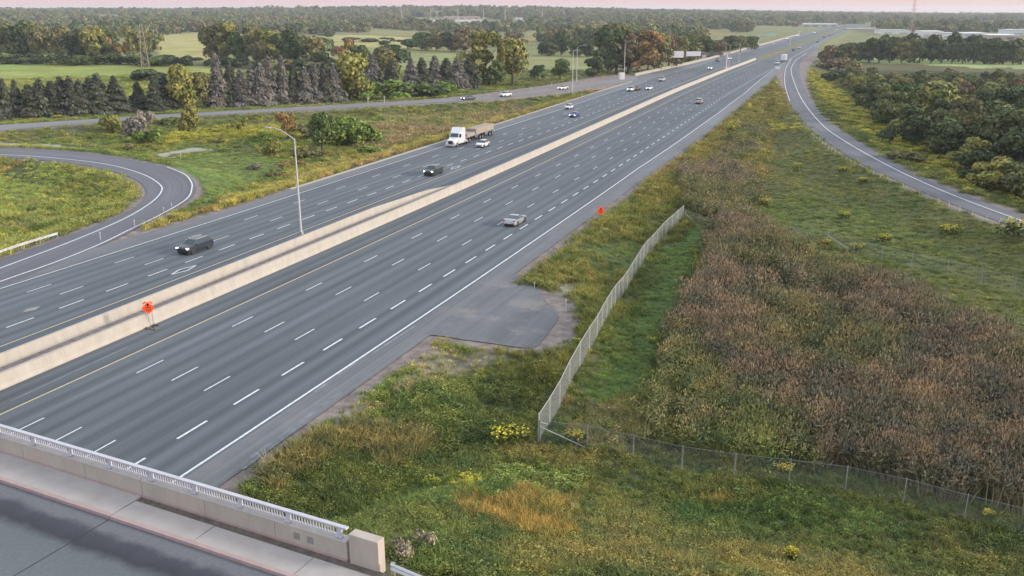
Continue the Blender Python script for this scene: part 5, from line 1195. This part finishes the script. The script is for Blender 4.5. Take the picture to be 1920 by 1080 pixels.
def scatter(name, P, S_, tint, key, nproto, label=None, seed=1):
    n = len(P); g = np.random.default_rng(seed); me = bpy.data.meshes.new(name); me.vertices.add(n); me.vertices.foreach_set('co', np.asarray(P, np.float32).ravel())
    a = me.attributes.new('scl', 'FLOAT_VECTOR', 'POINT'); a.data.foreach_set('vector', np.asarray(S_, np.float32).ravel())
    rt = np.stack([g.normal(0, .08, n), g.normal(0, .08, n), g.uniform(0, 6.283, n)], 1) if key != 'far' else np.stack([np.zeros(n), np.zeros(n), g.uniform(0, 6.283, n)], 1)
    a = me.attributes.new('rot', 'FLOAT_VECTOR', 'POINT'); a.data.foreach_set('vector', rt.astype(np.float32).ravel())
    a = me.attributes.new('pid', 'INT', 'POINT'); a.data.foreach_set('value', g.integers(0, nproto, n).astype(np.int32))
    a = me.attributes.new('tint', 'FLOAT_COLOR', 'POINT'); a.data.foreach_set('color', np.c_[tint, np.ones(n)].astype(np.float32).ravel())
    o = link(bpy.data.objects.new(name, me)); tag(o, label, name.replace('_', ' '), kind='stuff')
    ng = bpy.data.node_groups.new(name, 'GeometryNodeTree'); ng.interface.new_socket('Geometry', in_out='INPUT', socket_type='NodeSocketGeometry'); ng.interface.new_socket('Geometry', in_out='OUTPUT', socket_type='NodeSocketGeometry')
    gi = ng.nodes.new('NodeGroupInput'); go = ng.nodes.new('NodeGroupOutput'); ip = ng.nodes.new('GeometryNodeInstanceOnPoints'); ci = ng.nodes.new('GeometryNodeCollectionInfo')
    ci.inputs['Collection'].default_value = SETS[key]; ci.inputs['Separate Children'].default_value = True; ci.inputs['Reset Children'].default_value = True
    def na(nm, ty):
        q = ng.nodes.new('GeometryNodeInputNamedAttribute'); q.data_type = ty; q.inputs['Name'].default_value = nm; return q.outputs['Attribute']
    e2r = ng.nodes.new('FunctionNodeEulerToRotation'); ng.links.new(na('rot', 'FLOAT_VECTOR'), e2r.inputs[0])
    ng.links.new(gi.outputs[0], ip.inputs['Points']); ng.links.new(ci.outputs[0], ip.inputs['Instance']); ip.inputs['Pick Instance'].default_value = True
    ng.links.new(na('pid', 'INT'), ip.inputs['Instance Index']); ng.links.new(e2r.outputs[0], ip.inputs['Rotation']); ng.links.new(na('scl', 'FLOAT_VECTOR'), ip.inputs['Scale'])
    ng.links.new(ip.outputs[0], go.inputs[0]); md = o.modifiers.new('scatter', 'NODES'); md.node_group = ng; return o

# what grows where: (photo outline, weights for grass/weed/reed/gold, heights, colours, density factor)
c_ol = [(.115, .125, .038), (.15, .15, .052), (.095, .12, .034)]; c_dk = [(.065, .10, .032), (.08, .11, .035), (.10, .115, .042), (.055, .08, .03)]
c_reed = [(.095, .105, .055), (.11, .112, .06), (.095, .098, .062), (.115, .108, .078), (.10, .092, .072), (.125, .118, .078)]; c_lawn = [(.10, .15, .048), (.09, .135, .044)]
c_mown = [(.088, .118, .036), (.105, .125, .04), (.13, .13, .046)]; c_or = [(.23, .145, .055), (.20, .145, .05), (.16, .135, .045)]; c_rd = [(.13, .125, .06), (.165, .145, .085), (.12, .125, .05)]
GZ = [
 ([(-900, 150), (2900, 150), (2900, 2000), (-900, 2000)], (.64, .352, 0, .008), (.35, .8), c_ol + c_dk[:1], 1.0),
 ([(430, 900), (620, 840), (760, 790), (1000, 830), (1200, 860), (1500, 900), (1920, 1000), (2600, 1150), (2600, 2000), (430, 2000)], (.58, .42, 0, .0), (.3, .8), c_dk + [(.10, .115, .04), (.13, .125, .05), (.15, .13, .055)], 1.35),
 ([(720, 720), (860, 690), (1010, 700), (1060, 700), (1000, 840), (840, 820), (740, 800)], (.5, .5, 0, 0), (.5, 1.0), c_dk + [(.11, .12, .04)], 1.4),
 ([(870, 680), (1010, 640), (1090, 600), (1150, 520), (1110, 440), (1250, 330), (1300, 300), (1310, 400), (1200, 500), (1110, 640), (1030, 740), (960, 720)], (.8, .196, 0, .004), (.5, 1.0), c_ol, 1.2),
 ([(980, 505), (1110, 430), (1160, 400), (1210, 470), (1180, 500), (1100, 560), (1050, 560)], (.85, .15, 0, .0), (.4, .9), [(.15, .15, .05), (.19, .17, .07), (.11, .13, .04)], 1.1),
 ([(1100, 460), (1200, 460), (1230, 420), (1200, 500), (1120, 520)], (.3, .7, 0, 0), (.2, .4), c_lawn, 1.0),
 ([(1190, 350), (1300, 280), (1400, 205), (1462, 150), (1475, 160), (1490, 230), (1440, 290), (1420, 360), (1350, 330), (1280, 330), (1220, 420)], (.83, .165, 0, .005), (.6, 1.2), [(.17, .15, .055), (.14, .14, .045), (.20, .15, .075)], 1.2),
 ([(1470, 160), (1480, 160), (1530, 250), (1640, 330), (1800, 400), (1940, 450), (1940, 470), (1780, 410), (1620, 345), (1520, 275), (1480, 220)], (.95, .05, 0, 0), (.4, .8), [(.19, .19, .08), (.15, .17, .06)], 1.0),
 ([(1440, 430), (1425, 330), (1450, 240), (1475, 205), (1500, 228), (1620, 325), (1780, 390), (1930, 440), (2600, 700), (2600, 1000), (1920, 640), (1760, 570), (1600, 500), (1480, 455)], (.75, .23, 0, .004), (.16, .34), c_mown, 1.0),
 ([(1280, 420), (1310, 430), (1300, 500), (1285, 560), (1230, 650), (1190, 720), (1130, 790), (1060, 780), (1110, 690), (1180, 570), (1225, 490)], (.7, .3, 0, 0), (.14, .3), c_lawn, 1.1),
 ([(1190, 545), (1225, 490), (1240, 500), (1140, 700), (1060, 790), (1030, 800), (1075, 730), (1130, 650)], (.6, .4, 0, 0), (.3, .6), c_ol + c_dk, 1.0),
 ([(1040, 770), (1180, 740), (1240, 790), (1300, 870), (1100, 830)], (.8, .2, 0, 0), (.4, 1.0), c_ol + [(.17, .15, .09)], 1.0),
 ([(375, 345), (300, 300), (420, 282), (520, 290), (540, 315), (450, 350), (390, 375)], (.7, .3, 0, 0), (.12, .3), [(.09, .13, .04), (.105, .13, .045)], .9),
 ([(640, 240), (760, 225), (880, 210), (960, 200), (1000, 205), (900, 232), (830, 250), (700, 285), (640, 270)], (.85, .1, .0, 0), (.7, 1.4), [(.17, .13, .10), (.14, .12, .075), (.11, .12, .05)], 1.0),
 ([(640, 298), (760, 275), (880, 238), (1000, 205), (1060, 188), (1140, 165), (1180, 160), (1190, 168), (1000, 222), (880, 262), (700, 322), (500, 385), (380, 420), (240, 455), (190, 462), (380, 395), (520, 345)], (.93, .05, 0, .02), (.5, 1.0), [(.21, .18, .06), (.16, .16, .055), (.20, .14, .085)], 1.2),
 ([(-500, 300), (0, 296), (220, 325), (275, 355), (240, 395), (100, 450), (-500, 640)], (.76, .23, 0, .01), (.5, 1.0), [(.13, .15, .05), (.16, .16, .06), (.10, .13, .04), (.19, .16, .08)], 1.1),
 ([(-500, 340), (0, 330), (60, 300), (150, 330), (60, 380), (-500, 400)], (.5, .49, 0, .01), (.3, .7), [(.15, .18, .06), (.13, .16, .05)], 1.0),
 ([(540, 850), (640, 790), (730, 785), (780, 805), (760, 850), (640, 860), (560, 900), (480, 910)], (.95, .05, 0, 0), (.7, 1.2), c_rd, 1.2),
 ([(890, 935), (960, 925), (1040, 940), (1100, 960), (1105, 1005), (1020, 1000), (900, 985)], (1, 0, 0, 0), (.5, .9), c_or, 1.3, .62),
 ([(1330, 872), (1380, 866), (1422, 880), (1420, 900), (1350, 895)], (1, 0, 0, 0), (.4, .7), c_or[1:] + c_rd[:1], 1.2, .6),
 ([(1270, 915), (1350, 905), (1420, 925), (1400, 945), (1290, 940)], (1, 0, 0, 0), (.4, .7), c_or[1:] + c_rd[:1], 1.2, .6),
 ([(1740, 1015), (1800, 1010), (1830, 1035), (1760, 1045)], (1, 0, 0, 0), (.4, .7), c_or[1:] + c_rd[:1], 1.2, .6),
 ([(1440, 888), (1490, 885), (1490, 905), (1450, 905)], (1, 0, 0, 0), (.4, .7), c_or[1:] + c_rd[:1], 1.2, .6),
 ([(740, 920), (800, 902), (880, 900), (890, 925), (820, 930)], (.7, .2, 0, .1), (.5, .8), [(.24, .24, .05), (.18, .19, .05)], 1.2, .6),
 ([(1550, 950), (1620, 950), (1700, 990), (1700, 1015), (1600, 985)], (.4, .6, 0, 0), (.3, .5), [(.07, .13, .05), (.09, .14, .05)], 1.2, .7),
 ([(960, 890), (1090, 900), (1100, 925), (960, 918)], (.1, .9, 0, 0), (.6, .9), [(.10, .15, .05), (.13, .16, .06)], 1.2, .6),
 ([(1505, 125), (1520, 160), (1560, 205), (1640, 262), (1740, 315), (1930, 388), (2300, 540), (2300, 510), (1930, 370), (1770, 292), (1670, 240), (1600, 195), (1550, 150), (1520, 120)], (.5, .1, 0, .40), (.5, .9), [(.15, .15, .04), (.18, .17, .05)], 1.3),
 ([(400, 245), (460, 238), (540, 240), (600, 250), (520, 260), (400, 262), (290, 272), (300, 264)], (.45, .1, 0, .45), (.5, 1.0), [(.15, .16, .04)], 1.4),
 ([(1440, 238), (1500, 236), (1505, 243), (1445, 245)], (.2, 0, 0, .8), (.5, .8), [(.15, .16, .04)], 1.4),
 ([(640, 780), (750, 700), (820, 650), (960, 662), (880, 700), (800, 725), (740, 745), (650, 805), (590, 835)], (.9, .1, 0, 0), (.3, .7), [(.16, .15, .07), (.20, .17, .11)], .35),
 # reed beds
 ([(1340, 440), (1330, 520), (1300, 560), (1300, 610), (1250, 690), (1205, 760), (1230, 815), (1330, 862), (1440, 880), (1600, 893), (1750, 918), (1920, 955), (2700, 1150), (2700, 960), (2100, 800), (1920, 700), (1800, 632), (1700, 585), (1600, 548), (1500, 500), (1450, 470), (1420, 430), (1380, 400), (1340, 400)], (.05, .05, .90, 0), (2.1, 3.5), c_reed, 1.5),
 ([(1230, 700), (1300, 640), (1350, 700), (1440, 800), (1560, 885), (1440, 880), (1330, 862), (1230, 815), (1205, 760)], (.1, .1, .8, 0), (1.6, 2.6), [(.12, .14, .055), (.10, .125, .05), (.13, .13, .07)], 1.4),
 ([(1375, 512), (1440, 528), (1500, 552), (1560, 590), (1620, 640), (1600, 650), (1540, 615), (1480, 585), (1420, 560), (1370, 535)], (.3, .5, .2, 0), (.2, .5), c_dk, .5),
 ([(1330, 590), (1400, 580), (1500, 640), (1560, 700), (1550, 708), (1480, 655), (1400, 598)], (.1, .2, .7, 0), (1.3, 1.9), c_reed[:2] + c_dk[:1], .9),
 ([(1210, 740), (1300, 700), (1300, 860), (1260, 840)], (.5, .2, .3, 0), (1.0, 1.8), [(.12, .13, .05), (.10, .11, .045)], 1.2),
 ([(1280, 330), (1340, 310), (1400, 330), (1420, 380), (1400, 420), (1340, 430), (1290, 395)], (.1, .3, .6, 0), (1.5, 2.3), c_reed, 1.4),
 ([(1360, 262), (1400, 240), (1440, 245), (1430, 280), (1390, 300), (1350, 300)], (.3, .4, .3, 0), (1.0, 1.6), c_reed + c_ol, 1.2),
]
def candidates(r0, r1, dens, azr, seed, pw=1.7, rf=60.):
    g = np.random.default_rng(seed); rb = np.geomspace(r0, r1, 60); X, Y = [], []
    for a, b in zip(rb[:-1], rb[1:]):
        lam = dens * min(1.0, (rf / a) ** pw); area = (b * b - a * a) / 2 * math.radians(azr[1] - azr[0]); n = int(lam * area)
        r_ = np.sqrt(g.uniform(a * a, b * b, n)); t_ = np.radians(g.uniform(azr[0], azr[1], n)); X.append(r_ * np.sin(t_)); Y.append(r_ * np.cos(t_))
    return np.concatenate(X), np.concatenate(Y)
X, Y = candidates(24, 480, 11.0, (-38, 38), 2)
e = edge_dist(X, Y); nnb = (X - BA[0]) * bn[0] + (Y - BA[1]) * bn[1]; ttb = (X - BA[0]) * bd[0] + (Y - BA[1]) * bd[1]
k = (e > .7 + .9 * rng.random(len(X)) + .9 * (np.hypot(X, Y) < 220) * rng.random(len(X))) & ~((nnb < 1.3) & (nnb > -14.5)) & ~((nnb < 2) & (ttb < 10))
X, Y, e = X[k], Y[k], e[k]; Z = ground_z(X, Y, e); U, V_ = proj(X, Y, Z); RRr = np.hypot(X, Y)
zi = np.zeros(len(X), int); pj = np.clip(pxm(0, V_), 2, 30)
ju = U + pj * ((fbm(X, Y, 3.0, 301, 3) - .5) * 5 + rng.normal(0, .45, len(X))); jv = V_ + pj * .55 * ((fbm(X, Y, 3.4, 305, 3) - .5) * 5 + rng.normal(0, .45, len(X)))
for i, zz in enumerate(GZ):
    mi_ = inpoly(ju, jv, zz[0])
    if len(zz) > 5: mi_ &= rng.random(len(X)) < zz[5]
    zi[mi_] = i
big = np.clip((RRr / 70.) ** .55, 1, 2.6)
dfac = np.array([z_[4] for z_ in GZ])[zi]; clump = fbm(X, Y, 5, 91, 3)
keep = rng.random(len(X)) < dfac / 1.5 * (.45 + 1.1 * clump); isr = np.array([z_[1][2] for z_ in GZ])[zi] > .5
keep = np.where(isr, rng.random(len(X)) < np.clip(.42 + .7 * fbm(X, Y, 6, 311, 3), 0, 1), keep)
stone_mask = inpoly(U, V_, [(-200, 268), (0, 270), (120, 272), (190, 278), (160, 282), (60, 274), (-200, 276)]) | inpoly(U, V_, [(280, 292), (330, 283), (370, 276), (400, 280), (340, 290), (300, 297)]) | inpoly(U, V_, [(1040, 535), (1080, 530), (1085, 550), (1045, 556)])
dk_wood = inpoly(U, V_, WOOD)
keep &= ~stone_mask
X, Y, Z, zi, big, U, V_, e = [q[keep] for q in (X, Y, Z, zi, big, U, V_, e)]
n = len(X); kinds = np.zeros(n, int); H = np.zeros(n); T = np.zeros((n, 3)); pick = rng.random(n); n1 = fbm(X, Y, 4.5, 101, 3); n2 = fbm(X, Y, 11, 105, 4)
for i, (poly, wts, hr_, cols_, df, *_x) in enumerate(GZ):
    m_ = zi == i; c_ = np.cumsum(np.array(wts) / sum(wts)); kinds[m_] = np.searchsorted(c_, pick[m_]); H[m_] = hr_[0] + (hr_[1] - hr_[0]) * np.clip(.45 * rng.random(m_.sum()) + 1.5 * n1[m_] - .5, 0, 1)
    ca = np.array(cols_); f = np.clip((n2[m_] - .3) * 2.5, 0, .999) * (len(ca) - 1) + rng.normal(0, .5, m_.sum()); f = np.clip(f, 0, len(ca) - 1.001); j = f.astype(int); fr = (f - j)[:, None]
    T[m_] = ca[j] * (1 - fr) + ca[np.minimum(j + 1, len(ca) - 1)] * fr
T *= rng.uniform(.7, 1.3, n)[:, None] * 1.6 * np.array([1.0, 1.02, .80])
T = T * np.where((X < -2) & (Y > 60), 1.3, 1.0)[:, None]
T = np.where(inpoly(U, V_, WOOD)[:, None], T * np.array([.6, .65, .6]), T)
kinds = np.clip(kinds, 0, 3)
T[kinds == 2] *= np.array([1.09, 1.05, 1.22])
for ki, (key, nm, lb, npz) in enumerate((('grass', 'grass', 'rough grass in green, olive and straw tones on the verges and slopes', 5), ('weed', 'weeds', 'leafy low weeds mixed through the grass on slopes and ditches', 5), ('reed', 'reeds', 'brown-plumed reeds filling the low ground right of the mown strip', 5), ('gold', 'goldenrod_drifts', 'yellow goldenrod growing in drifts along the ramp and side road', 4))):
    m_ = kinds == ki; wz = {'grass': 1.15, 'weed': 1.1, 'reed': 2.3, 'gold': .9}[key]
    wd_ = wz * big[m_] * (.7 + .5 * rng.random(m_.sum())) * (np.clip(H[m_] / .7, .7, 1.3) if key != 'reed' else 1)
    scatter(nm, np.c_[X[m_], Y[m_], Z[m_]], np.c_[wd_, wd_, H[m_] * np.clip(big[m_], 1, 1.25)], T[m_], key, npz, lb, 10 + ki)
print('tufts', n, [(kinds == i).sum() for i in range(4)])

# far woodland that reads as one mass
X, Y = candidates(420, 5200, .0105, (-36, 36), 4, 1.12, 700.)
e = edge_dist(X, Y); Z = ground_z(X, Y, e); U, V_ = proj(X, Y, Z); RRr = np.hypot(X, Y)
wood_n = fbm(X, Y, 170, 201, 3); FLD = [z_[1] for z_ in ZONES if z_[0].startswith('field')]
msk = (wood_n > np.interp(RRr, [420, 700, 1100, 1800, 5200], [.62, .57, .50, .42, .22])) & (e > 16)
for f_ in FLD: msk &= ~inpoly(U, V_, f_)
msk &= ~inpoly(U, V_, [(-300, 95), (640, 95), (640, 140), (1110, 150), (1200, 120), (1440, 78), (1440, 60), (1300, 80), (1150, 88), (640, 60), (600, 66), (280, 60), (-300, 60)])
msk &= ~((V_ > 112) & (U < 1500)); msk &= ~((V_ > 96) & (U > 1490)); msk &= ~inpoly(U, V_, [(1560, 60), (1960, 62), (1960, 112), (1560, 112)])
for (a, b, c, d) in ((806, 915, 33, 46), (960, 985, 33, 40), (1500, 1575, 44, 56), (1590, 1645, 52, 70)): msk &= ~((U > a) & (U < b) & (V_ > c) & (V_ < d))
msk |= inpoly(U, V_, [(-100, 62), (270, 58), (380, 52), (380, 60), (270, 68), (-100, 92)]) & (wood_n > .3) & (e > 16)
X, Y, Z, U, V_, RRr, e = [q[msk] for q in (X, Y, Z, U, V_, RRr, e)]; n = len(X)
hh = rng.uniform(8, 17, n) * (.75 + .6 * fbm(X, Y, 60, 211)); hh = np.minimum(hh, 6 + e * .25); ca = np.array([DK, GR, OL, (.09, .12, .06), (.15, .15, .07), BR, (.07, .10, .06)]) * 1.3; cidx = np.clip((fbm(X, Y, 90, 221) * 9 - 1 + rng.normal(0, 1.2, n)).astype(int), 0, 6); T = ca[cidx] * rng.uniform(.8, 1.2, n)[:, None]
scatter('far_woodland', np.c_[X, Y, Z - .3], np.c_[hh * 1.05, hh * 1.05, hh], T, 'far', 6, 'distant woods and tree lines fading into haze on the horizon', 33)
print('far trees', n)

# separate goldenrod clumps and other singular plants
def clump(u, v, wp, hp, label, colf=(.43, .39, .05), col=(.09, .12, .03), name='goldenrod_clump', cat='wildflower'):
    X, Y, z = at(u, v); k = pxm(u, v, z); w_ = wp / k; h = hp / k / .9; g = np.random.default_rng(int(u * 7 + v)); t = empty(name, (X, Y, z), 0); tag(t, label, cat)
    n = 150; a = g.uniform(0, 6.28, n); r_ = np.sqrt(g.random(n)) * .5 * w_ * (1 + .25 * np.sin(a * 3 + u)); c = np.stack([r_ * np.cos(a), r_ * np.sin(a) * .7, h * g.uniform(.25, .8, n)], 1); nn_ = unit(g.normal(0, 1, (n, 3)) + np.array([0, 0, .7])); t1 = unit(np.cross(nn_, g.normal(0, 1, (n, 3)))); t2 = np.cross(nn_, t1); s = max(.07, w_ * .035)
    V, F = quads(c, t1 * s, t2 * s * 1.6); o = npmesh('stems', V, F, M['flower'], parent=t); o.color = (*col, 1)
    n = 170; a = g.uniform(0, 6.28, n); r_ = np.sqrt(g.random(n)) * .5 * w_ * (1 + .25 * np.sin(a * 3 + u)); c = np.stack([r_ * np.cos(a), r_ * np.sin(a) * .7, h * g.uniform(.7, 1.05, n)], 1); nn_ = unit(g.normal(0, .6, (n, 3)) + np.array([0, 0, 1])); t1 = unit(np.cross(nn_, g.normal(0, 1, (n, 3)))); t2 = np.cross(nn_, t1)
    V, F = quads(c, t1 * s * .8, t2 * s * .6); o = npmesh('flowers', V, F, M['flower'], parent=t); o.color = (*colf, 1)
for (u, v, w_, h, lb) in [(950, 835, 70, 34, 'large goldenrod clump left of the fence corner'), (1080, 834, 38, 24, 'orange-yellow goldenrod clump just right of the fence corner'), (1362, 864, 20, 12, 'small goldenrod clump at the fence below the reeds'), (1470, 892, 34, 20, 'loose goldenrod clump above the rusty patch by the fence'), (1522, 880, 22, 16, 'small goldenrod clump inside the fence under the reeds'),
    (1404, 334, 24, 15, 'goldenrod clump beside the brown shrubs, highest on the slope'), (1493, 328, 22, 20, 'upright goldenrod clump in the middle of the upper slope'), (1578, 328, 18, 14, 'small goldenrod clump left of the low guide rail'), (1618, 344, 18, 10, 'faint goldenrod clump touching the guide rail posts'), (1583, 412, 22, 14, 'round goldenrod clump alone in the middle of the slope'),
    (1780, 442, 40, 18, 'wide goldenrod clump above the low slope fence'), (1902, 450, 62, 36, 'biggest goldenrod clump at the right edge below the ramp'), (1658, 455, 30, 14, 'goldenrod clump just above the low slope fence'), (1608, 472, 28, 14, 'goldenrod clump at the low fence near its tall end post'), (1546, 464, 24, 14, 'goldenrod clump below the tall end post of the slope fence'),
    (1432, 560 - 170, 18, 16, 'goldenrod clump at the edge of the reeds below the slope'), (1370, 272, 26, 40, 'tall yellow-green clump in the verge above the brown shrubs'), (1480, 1058, 26, 30, 'bright yellow weed near the bottom edge'), (1850, 975, 22, 18, 'yellow weed along the lower fence at right'), (110, 224, 18, 7, 'small goldenrod clump beyond the side road at far left')]:
    clump(u, v, w_, h, lb)
tree_px('bush', 765, 1048, 60, 78, (.26, .24, .17), 'pale straw-coloured feathery shrub beside the end pillar', 'shrub', None, 'pale_shrub')
# dead branches
for (pts_, lb) in (([(138, 262), (142, 246), (134, 232)], 'bare dead sapling in the grass left of the yellow shrub'), ([(240, 266), (232, 258), (226, 252)], 'bare dead branch at the foot of the mauve shrub'), ([(420, 276), (450, 283), (462, 286)], 'fallen pale branch lying in the scrub')):
    P = [at(*pts_[0])]; k = pxm(*pts_[0], P[0][2]); b = MB(); 
    q = [(P[0][0] + (a - pts_[0][0]) / k, P[0][1], P[0][2] + .1 + max(0, (pts_[0][1] - c) / k)) for a, c in pts_]; b.tube(q, [.09, .06, .03], 5)
    b.tube([q[1], (q[1][0] + .9, q[1][1], q[1][2] + .7)], [.05, .02], 4); tag(b.build('dead_branch', M['wood']), lb, 'branch')

# ------------------------------------------------------------------ air
hz = bpy.data.materials.new('haze'); hz.use_nodes = True; hn = hz.node_tree; hn.nodes.clear()
ho = hn.nodes.new('ShaderNodeOutputMaterial'); hv = hn.nodes.new('ShaderNodeVolumePrincipled'); hv.inputs['Color'].default_value = (.84, .91, 1.0, 1); hv.inputs['Density'].default_value = 1.15e-4; hv.inputs['Anisotropy'].default_value = .2
hn.links.new(hv.outputs[0], ho.inputs['Volume'])
tag(MB().box((0, 2500, 28), (16000, 16000, 76)).build('haze', hz), kind='stuff', label='thin pale haze over the far fields', cat='haze')
